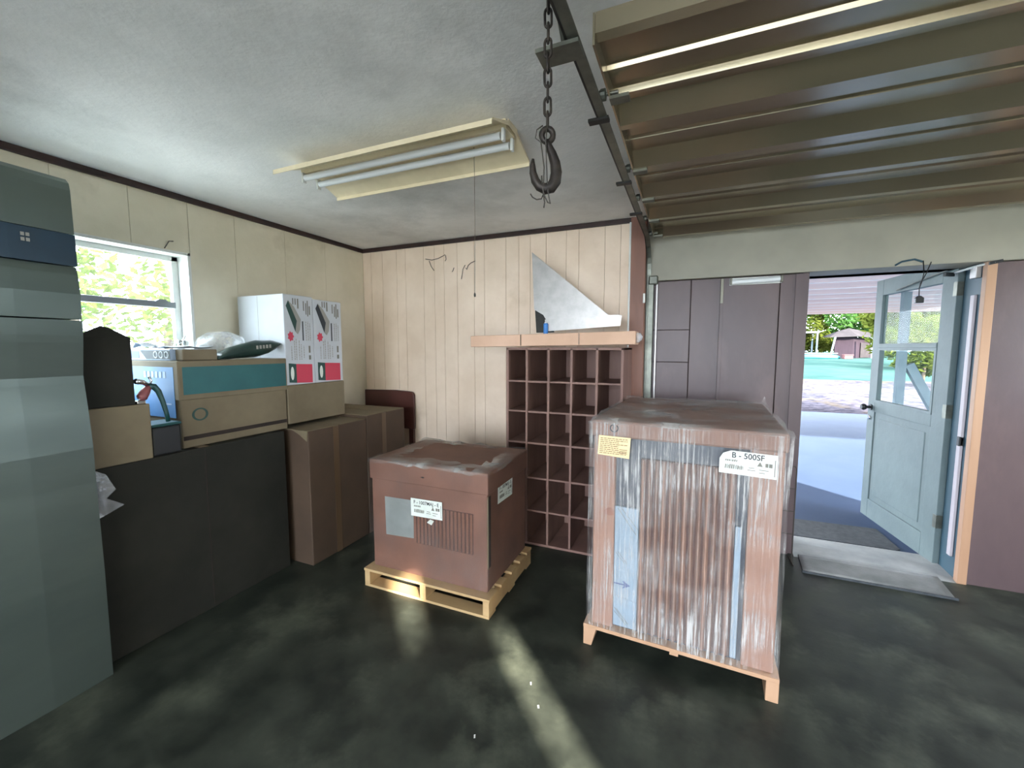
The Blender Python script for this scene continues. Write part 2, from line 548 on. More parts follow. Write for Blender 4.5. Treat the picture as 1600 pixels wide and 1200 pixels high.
# right wall: a narrow upright gap and a small hole let two slivers of sun in
s1a, s1b = -1.835, -1.60
s2a, s2b = -2.42, -2.19
wr = MB().box(XR, XR + 0.06, YR - 0.2, s2a, 0, ZC).box(XR, XR + 0.06, s2b, s1a, 0, ZC).box(XR, XR + 0.06, s1b, 1.70, 0, ZC).box(XR, XR + 0.06, 2.95, 3.75, 0, ZC)
wr.box(XR, XR + 0.06, 1.70, 2.95, 0, 1.2).box(XR, XR + 0.06, 1.70, 2.95, 2.06, ZC)  # unseen side window, added to bring daylight onto the right floor
wr.box(XR, XR + 0.06, s1a, s1b, 0, 1.36).box(XR, XR + 0.06, s1a, s1b, 1.86, ZC)
wr.box(XR, XR + 0.06, s2a, s2b, 0, 2.02).box(XR, XR + 0.06, s2a, s2b, 2.30, ZC)
struct('wall_right', wr, M['greywall'])
# rear wall with a wide low opening added behind the photographer for daylight
struct('wall_rear', MB().box(XL - 0.2, -1.8, YR - 0.2, YR, 0, ZC).box(1.7, XR + 0.2, YR - 0.2, YR, 0, ZC)
       .box(-1.8, 1.7, YR - 0.2, YR, 2.32, ZC), M['greywall'])

# boarded garage opening: header, brown boards, doorway
struct('wall_header', MB().box(-0.43, XR, 3.395, 3.75, 1.985, ZC), M['greybeam'], bevel=0.004)
wf = struct('wall_front', MB().box(-0.43, 0.70, YF + 0.012, 3.62, 0, 1.985).box(1.63, XR, YF + 0.012, 3.62, 0, 1.985), M['seam'])
for (a, b, z0, z1) in [(-0.43, -0.005, 1.615, 1.98), (-0.43, -0.005, 1.37, 1.612), (-0.43, -0.005, 0.0, 1.367),
                       (0.0, 0.195, 0.0, 1.98), (0.215, 0.562, 0.0, 1.98), (0.568, 0.70, 0, 1.98)]:
    build('plywood_board', MB().box(a, b, YF, YF + 0.012, z0, z1), M['brownply'], wf, bevel=0.002)
build('plywood_board', MB().box(1.645, 2.1, YF - 0.02, YF + 0.012, 0, 1.98), M['brownply'], wf, bevel=0.002)
build('plywood_board', MB().box(2.103, XR, YF - 0.02, YF + 0.012, 0, 1.98), M['brownply'], wf, bevel=0.002)
build('batten', MB().box(0.195, 0.215, YF - 0.012, YF + 0.012, 0, 1.80), M['brownply'], wf)
build('batten', MB().box(0.196, 0.214, YF - 0.013, YF + 0.012, 1.80, 1.975), M['greybeam'], wf)
build('batten', MB().box(0.655, 0.70, YF - 0.01, YF + 0.012, 0, 1.98), M['brownply'], wf)

# trims
struct('trim_1', MB().box(XL, XL + 0.022, YR, YB, ZC - 0.036, ZC), M['darktrim'], bevel=0.004)
struct('trim_2', MB().box(XL + 0.022, -0.425, YB - 0.022, YB, ZC - 0.036, ZC), M['darktrim'], bevel=0.004)
struct('trim_3', MB().box(-0.428, -0.318, 3.27, 3.395, 0, ZC), M['redwood'], bevel=0.004)          # timber post at the wall end
struct('trim_4', MB().box(-0.437, -0.424, 3.262, 3.30, 0, ZC - 0.036), M['white'], bevel=0.003)       # pale corner bead
st = struct('trim_5', MB().box(1.60, 1.645, 3.395, 3.44, 0, 1.985), M['orangewood'], bevel=0.003)      # new stud beside the door
# door jamb with its weather strip
dj = struct('trim_6', MB().box(1.605, 1.64, 3.44, 3.62, 0, 1.985), M['tealjamb'])
build('weather_strip', MB().box(1.590, 1.605, 3.475, 3.515, 0.14, 1.80), M['stripgrey'], dj, bevel=0.003)
build('strip_bracket', MB().box(1.582, 1.605, 3.475, 3.50, 0.86, 0.92), M['black'], dj, bevel=0.003)
build('strip_bracket', MB().box(1.578, 1.605, 3.455, 3.515, 1.90, 1.975), M['galv'], dj, bevel=0.003)
struct('trim_7', MB().box(0.70, 1.605, 3.62, 3.75, 1.985, 2.06), M['tealjamb'])
struct('trim_8', MB().box(0.70, 0.735, 3.442, 3.72, 0, 1.985), M['brownply'])
struct('trim_9', MB().prism([(3.40, 0.0), (3.76, 0.0), (3.76, 0.012), (3.60, 0.018), (3.46, 0.012)], 'x', 0.735, 1.605), M['sill'])

# ---------------------------------------------------------------- window
win = tag(bpy.data.objects.new('window_1', None), kind='structure')
COL.objects.link(win)
win.location = (-3.1, 1.25, WZ0)
cs = MB()
cs.box(-3.16, XL + 0.004, WY1 - 0.018, WY1, WZ0, WZ1).box(-3.16, XL + 0.004, WY0, WY0 + 0.018, WZ0, WZ1)
cs.box(-3.16, XL + 0.004, WY0, WY1, WZ1 - 0.018, WZ1)
build('window_reveal', cs, M['white'], win, bevel=0.002)
build('window_sill', MB().box(-3.16, XL + 0.03, WY0, WY1, WZ0, WZ0 + 0.025), M['white'], win, bevel=0.004)
fx0, fx1 = -3.14, -3.105
fr = MB().box(fx0, fx1, WY1 - 0.055, WY1 - 0.018, WZ0, WZ1).box(fx0, fx1, WY0 + 0.018, WY0 + 0.055, WZ0, WZ1)
fr.box(fx0, fx1, WY0 + 0.018, WY1 - 0.018, WZ1 - 0.05, WZ1 - 0.018).box(fx0, fx1, WY0 + 0.018, WY1 - 0.018, WZ0 + 0.025, WZ0 + 0.06)
build('window_frame', fr, M['white'], win, bevel=0.003)
ms = build('meeting_rail', MB().box(fx0 - 0.005, fx1 + 0.012, WY0 + 0.05, WY1 - 0.05, 1.735, 1.772), M['sash'], win, bevel=0.003)
build('sash_catch', MB().prism([(1.57, 1.772), (1.64, 1.772), (1.625, 1.785), (1.59, 1.785)], 'x', fx1 - 0.02, fx1 + 0.01), M['sash'], ms)
build('window_pane', MB().box(-3.126, -3.122, WY0 + 0.05, WY1 - 0.05, 1.772, WZ1 - 0.045), M['dirtyglass'], win)
build('window_pane', MB().box(-3.126, -3.122, WY0 + 0.05, WY1 - 0.05, WZ0 + 0.055, 1.737), M['dirtyglass'], win)
cr = MB().box(-3.10, -3.06, 1.665, 1.70, 1.49, 1.53).tube([(-3.07, 1.68, 1.52), (-3.04, 1.68, 1.53), (-3.03, 1.69, 1.56)], 0.006)
build('window_crank', cr, M['chrome'], win, smooth=True)

# ---------------------------------------------------------------- open half-glazed door
DW, DH, DT = 0.93, 2.03, 0.042
door = tag(bpy.data.objects.new('door_1', None), 'half glazed pale green door standing open onto the carport', None, None, 'structure')
COL.objects.link(door)
door.location = (1.595, 3.63, 0.012)
door.rotation_euler = (0, 0, math.atan2(0.914, -0.114))
h = DT / 2


def dpart(name, x0, x1, z0, z1, mat, y0=-h, y1=h, bevel=0.003, parent=None):
    return build(name, MB().box(x0, x1, y0, y1, z0, z1), mat, parent or door, bevel=bevel, local=True)


dpart('stile', 0.0, 0.135, 0, DH, M['doorpaint'])
dpart('stile', 0.83, DW, 0, DH, M['doorpaint'])
dpart('top_rail', 0.135, 0.83, 1.90, DH, M['doorpaint'])
dpart('lock_rail', 0.135, 0.83, 0.92, 1.005, M['doorpaint'])
dpart('bottom_rail', 0.135, 0.83, 0, 0.16, M['doorpaint'])
dpart('door_panel', 0.135, 0.83, 0.16, 0.92, M['doorpaint'], -0.012, 0.012)
dpart('door_panel', 0.19, 0.775, 0.21, 0.87, M['doorpaint'], -0.016, 0.017, 0.006)
dpart('sash_bar', 0.135, 0.83, 1.465, 1.50, M['doorpaint'], -0.02, 0.026)
dpart('pane', 0.135, 0.83, 1.50, 1.90, M['glass'], -0.003, 0.003, 0)
lp = dpart('pane', 0.15, 0.815, 1.02, 1.465, M['glass'], 0.006, 0.011, 0)
sf = MB()
for (a, b, c, d_) in [(0.135, 0.155, 1.005, 1.465), (0.81, 0.83, 1.005, 1.465), (0.155, 0.81, 1.005, 1.025), (0.155, 0.81, 1.445, 1.465)]:
    sf.box(a, b, -0.006, 0.024, c, d_)
build('screen_frame', sf, M['doorpaint'], door, local=True)
kb = MB().lathe((0.885, 0, 0.955), [(0.012, h), (0.012, h + 0.03), (0.024, h + 0.04), (0.028, h + 0.055), (0.02, h + 0.07)], 16, 'y')
kb.lathe((0.885, 0, 0.955), [(0.026, h), (0.026, h + 0.006)], 16, 'y')
build('door_knob', kb, M['black'], door, smooth=False, local=True)
build('deadbolt', MB().lathe((0.885, 0, 0.865), [(0.018, h), (0.018, h + 0.008), (0.010, h + 0.014)], 14, 'y'), M['chrome'], door, local=True)
for z in (0.25, 1.0, 1.8):
    build('hinge', MB().box(-0.004, 0.03, -h - 0.004, h + 0.002, z, z + 0.09), M['greysteel'], door, local=True)
cl = MB().tube([(0.06, h + 0.02, 1.975), (0.30, h + 0.012, 1.955), (0.62, h + 0.012, 1.915)], 0.006)
build('closer_rod', cl, M['greysteel'], door, local=True)

dc = thing('door_closer_arm', (1.6, 3.39, 1.97), 'thin white closer arm from the stud to the open door', 'door closer')
build('arm', MB().tube([(1.63, 3.385, 1.975), (1.59, 3.45, 1.972), (1.545, 3.60, 1.955)], 0.007), M['white'], dc, smooth=True)
build('pivot', MB().obox((1.53, 3.63, 1.95), (0.03, 0.02, 0), (0.004, -0.008, 0), (0, 0, 0.012)), M['black'], dc)
build('pivot', MB().obox((1.63, 3.388, 1.977), (0.028, 0, 0.006), (0, 0.006, 0), (0, 0, 0.009)), M['black'], dc)

# ================================================================== garage door overhead and its tracks
gd = thing('overhead_garage_door', (1.0, 2.2, 2.27), 'ribbed steel overhead garage door rolled up under the ceiling', 'garage door')
zp, zr, zt = 2.318, 2.272, 2.352
profiles = []
profiles.append([(1.16, zt), (1.16, 2.30), (1.185, 2.292), (1.21, zp - 0.004), (1.325, zp - 0.002), (1.33, 2.305), (1.345, 2.305), (1.35, zp),
                 (1.45, zp), (1.455, 2.300), (1.475, 2.300), (1.48, zp - 0.003), (1.52, zp - 0.003), (1.60, zr), (1.632, zr), (1.634, zt)])
for a, b in [(1.636, 2.03), (2.032, 2.43), (2.432, 2.83), (2.832, 3.28)]:
    m_ = a + (b - a) * 0.42
    profiles.append([(a, zt), (a, zp), (m_ - 0.02, zp), (m_ - 0.008, zp - 0.006), (m_, zp + 0.01), (m_ + 0.008, zp + 0.01), (m_ + 0.014, zp), (b - 0.115, zp),
                     (b - 0.045, zr), (b - 0.004, zr), (b - 0.002, zt)])
for pf in profiles:
    build('door_section', MB().prism(pf, 'x', -0.255, 2.42), M['corrugated'], gd)
build('end_stile', MB().box(-0.262, -0.256, 1.16, 3.28, 2.272, 2.352), M['corrugated'], gd)
build('lift_handle', MB().tube([(1.72, 3.02, 2.305), (1.76, 3.02, 2.28), (1.86, 3.0, 2.278), (1.90, 3.0, 2.305)], 0.010), M['blacksteel'], gd, smooth=True)
for yy in (1.42, 2.02, 2.42, 2.82, 3.2):
    hg = MB().box(-0.26, -0.20, yy - 0.02, yy + 0.02, 2.262, 2.272)
    hg.lathe((-0.295, yy, 2.29), [(0.014, 0), (0.018, 0.006), (0.018, 0.02), (0.006, 0.022), (0.006, 0.06)], 12, 'x')
    build('roller', hg, M['greysteel'], gd)

tr = thing('garage_door_track', (-0.3, 3.38, 0), 'black steel garage door track running along the ceiling and down the post', 'track')


def sweep(pts, x0, x1, t):
    mb = MB()
    P = [Vector((0, a, b)) for a, b in pts]
    out = []
    for i, p in enumerate(P):
        tg = (P[min(i + 1, len(P) - 1)] - P[max(i - 1, 0)]).normalized()
        nr = Vector((0, -tg.z, tg.y))
        out.append((p - nr * t / 2, p + nr * t / 2))
    vs_, fs_ = [], []
    for a, b in out:
        vs_ += [(x0, a.y, a.z), (x1, a.y, a.z), (x1, b.y, b.z), (x0, b.y, b.z)]
    for i in range(len(out) - 1):
        for k_ in range(4):
            l = (k_ + 1) % 4
            fs_.append((i * 4 + k_, i * 4 + l, i * 4 + 4 + l, i * 4 + 4 + k_))
    fs_ += [(0, 1, 2, 3), tuple((len(out) - 1) * 4 + q for q in (3, 2, 1, 0))]
    return mb.add(vs_, fs_)


arc = [(3.375 - 0.26 + 0.26 * math.sin(a), 2.29 - 0.26 + 0.26 * math.cos(a)) for a in [i * PI / 2 / 10 for i in range(11)]]
path = [(0.55, 2.29)] + arc + [(3.375, 0.0)]
build('rail_web', sweep(path, -0.320, -0.314, 0.050), M['blacksteel'], tr)
build('rail_flange', sweep([(a, b - 0.022) if i < 6 else (a - 0.0, b) for i, (a, b) in enumerate(path)], -0.314, -0.285, 0.004), M['greysteel'], tr)
build('angle_iron', MB().box(-0.333, -0.322, 0.55, 3.2, 2.305, 2.335), M['blacksteel'], tr)
build('jamb_rail', MB().box(-0.305, -0.262, 3.372, 3.40, 0, 1.99), M['greysteel'], tr, bevel=0.004)
build('jamb_rail_edge', MB().box(-0.245, -0.236, 3.385, 3.43, 0, 1.97), M['galv'], tr)
hb = MB().prism([(1.02, 2.44), (1.07, 2.44), (1.17, 2.29), (1.17, 2.255), (1.13, 2.255), (1.05, 2.32)], 'x', -0.333, -0.325)
build('hanger_strap', hb, M['greysteel'], tr)
build('hanger_plate', MB().box(-0.40, -0.285, 1.10, 1.17, 2.252, 2.262), M['greysteel'], tr)
build('track_bracket', MB().box(-0.30, -0.235, 3.36, 3.395, 1.955, 2.02), M['greysteel'], tr, bevel=0.008)
for yy in (1.5, 2.1, 2.6):
    build('track_clip', MB().box(-0.35, -0.28, yy, yy + 0.03, 2.258, 2.268), M['blacksteel'], tr)

# ================================================================== chain and hook
CX, CY = -0.347, 1.047
ch = thing('hanging_chain', (CX, CY, 2.02), 'rusty link chain hanging from the ceiling beside the track', 'chain')
nl, pitch = 12, 0.0345
link_mesh = {}
for i in range(nl):
    zc = 2.425 - i * pitch
    mb = MB()
    pts = []
    for k_ in range(16):
        a = 2 * PI * k_ / 16
        px = 0.0085 * math.cos(a)
        pz = 0.0125 * math.sin(a) + (0.010 if math.sin(a) > 0 else -0.010)
        ang = (0.25 if i % 2 == 0 else 0.25 + PI / 2) + 0.15 * math.sin(i * 1.7)
        pts.append((CX + px * math.cos(ang), CY + px * math.sin(ang), zc + pz))
    mb.tube(pts, 0.0033, 6, closed=True)
    build('link', mb, M['rust'], ch, smooth=True)
build('eye_bolt', MB().tube([(CX, CY, 2.44), (CX, CY, 2.425)], 0.006), M['rust'], ch)

hk = thing('lifting_hook', (CX, CY, 1.88), 'heavy rusty lifting hook at the end of the chain', 'hook')
ex = Vector((math.cos(YAW), math.sin(YAW), 0))
eye = [tuple(Vector((CX, CY, 2.012)) + ex * 0.014 * math.cos(2 * PI * k_ / 18) + Vector((0, 0, 0.016 * math.sin(2 * PI * k_ / 18)))) for k_ in range(18)]
build('hook_eye', MB().tube(eye, 0.0075, 8, closed=True), M['rust'], hk, smooth=True)
hp = [(0.0, 1.998), (0.004, 1.985), (0.012, 1.968), (0.020, 1.945), (0.023, 1.922), (0.020, 1.900), (0.010, 1.886), (-0.005, 1.882),
      (-0.019, 1.888), (-0.030, 1.902), (-0.036, 1.922), (-0.037, 1.940), (-0.036, 1.955)]
hr = [0.008, 0.009, 0.011, 0.013, 0.0145, 0.0155, 0.0155, 0.014, 0.0125, 0.011, 0.009, 0.007, 0.003]
build('hook_body', MB().tube([tuple(Vector((CX, CY, z)) + ex * a) for a, z in hp], hr, 10), M['rust'], hk, smooth=True)
wr_ = thing('hook_wires', (CX, CY, 1.83), 'thin bent wires looped over the lifting hook', 'wire')
for pth in [[(-0.008, 2.03), (-0.022, 2.02), (-0.026, 2.0), (-0.012, 1.99), (-0.004, 1.93), (-0.006, 1.87), (-0.002, 1.845), (-0.004, 1.832)],
            [(0.002, 2.03), (0.0, 1.99), (0.002, 1.94), (0.004, 1.90), (0.008, 1.86), (0.012, 1.842), (0.006, 1.845), (-0.002, 1.86), (-0.008, 1.88), (-0.010, 1.91)],
            [(0.004, 1.88), (0.006, 1.868)],
            [(-0.004, 1.868), (-0.010, 1.854), (-0.022, 1.852), (-0.033, 1.858), (-0.038, 1.866)]]:
    build('wire', MB().tube([tuple(Vector((CX, CY - 0.012, z)) + ex * a) for a, z in pth], 0.0016, 6), M['wire'], wr_, smooth=True)

# ================================================================== ceiling light
FX0, FX1, FYC = -1.95, -0.735, 1.74
fl = thing('fluorescent_light', (-1.34, FYC, 2.36), 'cream twin tube fluorescent light with reflector wings on the ceiling', 'ceiling light')
ch_ = MB().prism([(FYC - 0.055, ZC), (FYC + 0.055, ZC), (FYC + 0.045, 2.405), (FYC - 0.045, 2.405)], 'x', FX0 + 0.01, FX1 - 0.01)
build('housing', ch_, M['fixture'], fl)
for s in (-1, 1):
    y_in, y_out = FYC + s * 0.05, FYC + s * 0.205
    pf = [(y_in, 2.424), (y_out, 2.362), (y_out, 2.345), (y_out + s * 0.003, 2.345), (y_out + s * 0.003, 2.366), (y_in, 2.428)]
    build('reflector_wing', MB().prism(pf, 'x', FX0, FX1), M['fixture'], fl)
for s in (-1, 1):
    yt = FYC + s * 0.048
    build('tube', MB().tube([(FX0 + 0.04, yt, 2.378), (FX1 - 0.035, yt, 2.378)], 0.0155, 16), M['tube'], fl, smooth=False)
    for xe in (FX0 + 0.028, FX1 - 0.022):
        build('socket', MB().box(xe - 0.006, xe + 0.006, yt - 0.011, yt + 0.011, 2.352, 2.405), M['white'], fl, bevel=0.002)
build('end_plate', MB().prism([(FYC - 0.205, 2.37), (FYC - 0.05, 2.43), (FYC - 0.05, ZC), (FYC + 0.05, ZC), (FYC + 0.05, 2.43), (FYC + 0.205, 2.37), (FYC + 0.205, 2.362), (FYC + 0.05, 2.412), (FYC - 0.05, 2.412), (FYC - 0.205, 2.362)],
                              'x', FX1, FX1 + 0.002), M['fixture'], fl)
ps = build('pull_string', MB().tube([(-0.955, 1.80, 2.41), (-0.953, 1.80, 2.1), (-0.957, 1.80, 1.74)], 0.0012, 5), M['string'], fl)
build('string_knob', MB().lathe((-0.957, 1.80, 1.722), [(0.002, 0), (0.005, 0.004), (0.005, 0.014), (0.002, 0.02)], 8), M['wire'], ps)

# ================================================================== left side stack
# tall metal cabinet
tc = thing('metal_cabinet', (-2.67, 0.3, 0), 'tall dull metal cabinet with a dark blue band at the left edge', 'cabinet')
TX, TY0, TY1 = -2.35, -0.62, 0.925


def wavy_face(zs, name, mat, inset=0.0):
    mb = MB()
    ny = 8
    xs_back = -2.985
    rows = []
    for z, bul in zs:
        row = []
        for j in range(ny + 1):
            y_ = TY0 + (TY1 - inset - TY0) * j / ny
            edge = 0.0 if j < ny else -0.012
            row.append((TX + bul + edge, y_, z))
        rows.append(row)
    vs_ = [p for r in rows for p in r]
    W = ny + 1
    fs_ = [(i * W + j, i * W + j + 1, (i + 1) * W + j + 1, (i + 1) * W + j) for i in range(len(zs) - 1) for j in range(ny)]
    n = len(vs_)
    for z, bul in zs:
        vs_ += [(xs_back, TY1 - inset, z), (xs_back, TY0, z)]
    for i in range(len(zs) - 1):
        a, b = n + 2 * i, n + 2 * i + 2
        fs_ += [(i * W + ny, a, b, (i + 1) * W + ny), (a, a + 1, b + 1, b), (a + 1, i * W, (i + 1) * W, b + 1)]
    L = len(zs) - 1
    fs_.append(tuple([L * W + j for j in range(W)] + [n + 2 * L, n + 2 * L + 1]))
    fs_.append(tuple([j for j in range(W)][::-1] + [n + 1, n]))
    mb.add(vs_, fs_)
    return build(name, mb, mat, tc, smooth=False)


wavy_face([(1.945, 0), (2.12, -0.002), (2.15, -0.008), (2.17, -0.03)], 'top_section', M['tallmetal'])
bb = wavy_face([(1.815, 0.004), (1.942, 0.004)], 'blue_band', M['blueband'])
em = MB()
for (a, b) in ((0, 0), (1, 0), (0, 1), (1, 1)):
    em.box(TX + 0.004, TX + 0.006, 0.765 + a * 0.014, 0.775 + a * 0.014, 1.885 + b * 0.02, 1.898 + b * 0.02)
build('emblem', em, M['printgrey'], bb)
wavy_face([(1.598, 0.0), (1.70, 0.008), (1.78, 0.0), (1.812, -0.008)], 'upper_section', M['tallmetal'])
wavy_face([(0.0, 0), (0.5, 0.006), (0.9, 0.0), (1.05, 0.002), (1.22, -0.012), (1.33, -0.026), (1.36, -0.028), (1.50, -0.004), (1.53, 0.0), (1.592, 0.006)], 'lower_section', M['tallmetal'])


def carton(name, label, x0, x1, y0, y1, z0, z1, mat, group=None, tape=True, tape_face='x'):
    t = thing(name, ((x0 + x1) / 2, (y0 + y1) / 2, z0), label, 'box', group)
    b = build('carton_body', MB().box(x0, x1, y0, y1, z0, z1), mat, t, bevel=0.006)
    if tape:
        ym = (y0 + y1) / 2
        tp = MB().box(x0 + 0.01, x1 - 0.01, ym - 0.025, ym + 0.025, z1, z1 + 0.0012)
        build('packing_tape', tp, M['tape'], t)
    return t


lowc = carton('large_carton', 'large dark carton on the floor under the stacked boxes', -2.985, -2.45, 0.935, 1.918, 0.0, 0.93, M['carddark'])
build('carton_seam', MB().box(-2.4502, -2.449, 1.42, 1.424, 0.02, 0.92), M['seam'], lowc)
sc_ = MB().add([(-2.444, 0.945, 0.935), (-2.436, 0.99, 0.90), (-2.43, 1.018, 0.825), (-2.438, 0.985, 0.79), (-2.432, 1.045, 0.742), (-2.436, 0.98, 0.715), (-2.443, 0.94, 0.70), (-2.438, 0.965, 0.82)],
               [(0, 1, 7), (1, 2, 7), (2, 3, 7), (3, 4, 5), (3, 5, 7), (5, 6, 7), (6, 0, 7)])
scrap = build('plastic_scrap', sc_, M['bag'], None, base=(-2.44, 0.98, 0.70))
tag(scrap, 'crumpled scrap of clear plastic stuck to the large dark carton', 'plastic')
scrap.modifiers.new('thickness', 'SOLIDIFY').thickness = 0.001

ca = carton('teal_band_carton', 'wide carton with a teal band under the plastic bag', -2.985, -2.50, 1.345, 1.985, 0.932, 1.405, M['cardolive'], tape=False)
XF = -2.50
build('lid', MB().box(-2.985, -2.492, 1.338, 1.99, 1.195, 1.408), M['cardolive'], ca, bevel=0.005)
build('teal_band', quad_yz(MB(), -2.492, rect(1.36, 1.98, 1.225, 1.375)), M['teal'], ca)
rp = MB()
for a0 in range(24):
    a = 2 * PI * a0 / 24
    b = 2 * PI * (a0 + 1) / 24
    quad_yz(rp, XF, [(1.44 + 0.042 * math.cos(a), 1.11 + 0.036 * math.sin(a)), (1.44 + 0.042 * math.cos(b), 1.11 + 0.036 * math.sin(b)),
                     (1.44 + 0.030 * math.cos(b), 1.11 + 0.028 * math.sin(b)), (1.44 + 0.030 * math.cos(a), 1.11 + 0.028 * math.sin(a))])
build('round_emblem', rp, M['printgreen'], ca)
build('carton_seam', quad_yz(MB(), XF, rect(1.35, 1.98, 0.975, 0.998)), M['seam'], ca)
# printed end of that carton, facing the window light
yf = 1.338
build('printed_end', quad_xz(MB(), yf, rect(-2.97, -2.53, 1.10, 1.375)), M['bluecard'], ca)
bl = MB()
for i in range(6):
    quad_xz(bl, yf - 0.0013, rect(-2.80 + i * 0.036, -2.778 + i * 0.036, 1.315, 1.35))
quad_xz(bl, yf - 0.0013, rect(-2.64, -2.56, 1.17, 1.178))
build('faint_print', bl, M['paleblue'], ca)

fb = thing('flat_blue_box', (-2.78, 1.40, 1.408), 'flat blue and white box with three ring marks on the teal band carton', 'box')
build('box_body', MB().box(-2.975, -2.578, 1.355, 1.50, 1.409, 1.472), M['paleblue'], fb, bevel=0.003)
build('dark_print', quad_xz(MB(), 1.355, [(-2.86, 1.465), (-2.58, 1.465), (-2.58, 1.415), (-2.80, 1.415)]), M['printdark'], fb)
build('blue_print', quad_xz(MB(), 1.355, rect(-2.965, -2.87, 1.42, 1.46)), M['bluedark'], fb)
for i in range(3):
    rr = MB()
    cx_ = -2.71 + i * 0.05
    for a0 in range(20):
        a, b = 2 * PI * a0 / 20, 2 * PI * (a0 + 1) / 20
        quad_xz(rr, 1.3535, [(cx_ + 0.02 * math.cos(a), 1.441 + 0.02 * math.sin(a)), (cx_ + 0.02 * math.cos(b), 1.441 + 0.02 * math.sin(b)),
                             (cx_ + 0.014 * math.cos(b), 1.441 + 0.014 * math.sin(b)), (cx_ + 0.014 * math.cos(a), 1.441 + 0.014 * math.sin(a))])
    build('ring_mark', rr, M['whitecard'], fb)
pl = MB()
gx, gy = 10, 5
pv = [(-2.95 + 0.38 * i / gx, 1.36 + 0.22 * j / gy, 1.474 + 0.014 * abs(math.sin(i * 1.3 + j * 2.1)) + (0.02 if i in (1, 2) and j < 2 else 0)) for j in range(gy + 1) for i in range(gx + 1)]
pl.add(pv, [(j * (gx + 1) + i, j * (gx + 1) + i + 1, (j + 1) * (gx + 1) + i + 1, (j + 1) * (gx + 1) + i) for j in range(gy) for i in range(gx)])
po = build('loose_paper', pl, M['whitecard'], None, base=(-2.76, 1.47, 1.474))
po.modifiers.new('thickness', 'SOLIDIFY').thickness = 0.001
tag(po, 'loose white paper lying on the flat blue box', 'paper')

carton('flat_brown_box', 'flat brown box beside the flat blue box on the teal band carton', -2.572, -2.505, 1.375, 1.555, 1.409, 1.470, M['cardolive'], tape=False)


def blob(name, centre, rad, mat, rough_, label, cat, tilt=0.0, nu=22, nv=12, power=1.0, seed=1):
    rnd = random.Random(seed)
    ph = [rnd.uniform(0, 6.28) for _ in range(8)]
    mb = MB()
    vs_, fs_ = [], []
    for j in range(nv + 1):
        t = PI * j / nv
        for i in range(nu):
            p = 2 * PI * i / nu
            d = Vector((math.sin(t) * math.cos(p), math.sin(t) * math.sin(p), math.cos(t)))
            w = 1 + rough_ * (math.sin(3 * p + ph[0] + 2 * t) + 0.6 * math.sin(5 * p + ph[1] - 3 * t) + 0.5 * math.sin(7 * t + ph[2] + 4 * p)) * math.sin(t)
            q = Vector((d.x * rad[0], d.y * rad[1], d.z * rad[2])) * w
            q = Matrix.Rotation(tilt, 3, 'X') @ q
            vs_.append(Vector(centre) + q)
    for j in range(nv):
        for i in range(nu):
            l = (i + 1) % nu
            fs_.append((j * nu + i, j * nu + l, (j + 1) * nu + l, (j + 1) * nu + i))
    mb.add(vs_, fs_)
    zmin = min(v.z for v in vs_)
    o = build(name, mb, mat, None, smooth=True, base=(centre[0], centre[1], zmin))
    return tag(o, label, cat)


blob('plastic_bag', (-2.765, 1.73, 1.497), (0.115, 0.135, 0.083), M['bag'], 0.10, 'crumpled clear plastic bag on the teal band carton', 'bag', 0.12, 40, 22, seed=4)
pc = thing('foil_pouch', (-2.56, 1.77, 1.408), 'glossy dark green pouch slumped beside the plastic bag', 'pouch')
mb = MB()
prof = [(1.562, 1.417, 0.006), (1.60, 1.430, 0.018), (1.66, 1.446, 0.033), (1.74, 1.460, 0.046), (1.82, 1.472, 0.052), (1.89, 1.483, 0.046), (1.94, 1.496, 0.030), (1.97, 1.506, 0.008)]
vs_, fs_ = [], []
for (y_, zc, hh) in prof:
    for k_ in range(14):
        a = 2 * PI * k_ / 14
        vs_.append((-2.56 + 0.058 * math.cos(a), y_, zc + hh * math.sin(a) + 0.004 * math.sin(3 * a + y_ * 40)))
for i in range(len(prof) - 1):
    for k_ in range(14):
        l = (k_ + 1) % 14
        fs_.append((i * 14 + k_, i * 14 + l, i * 14 + 14 + l, i * 14 + 14 + k_))
fs_ += [tuple(range(14)), tuple((len(prof) - 1) * 14 + q for q in range(14))]
build('pouch_body', mb.add(vs_, fs_), M['pouch'], pc, smooth=True)
fp = MB()
for i in range(5):
    quad_yz(fp, -2.502, rect(1.79 + i * 0.022, 1.803 + i * 0.022, 1.47 + i * 0.002, 1.492 + i * 0.002), 0.002)
build('faint_print', fp, M['printgrey'], pc)

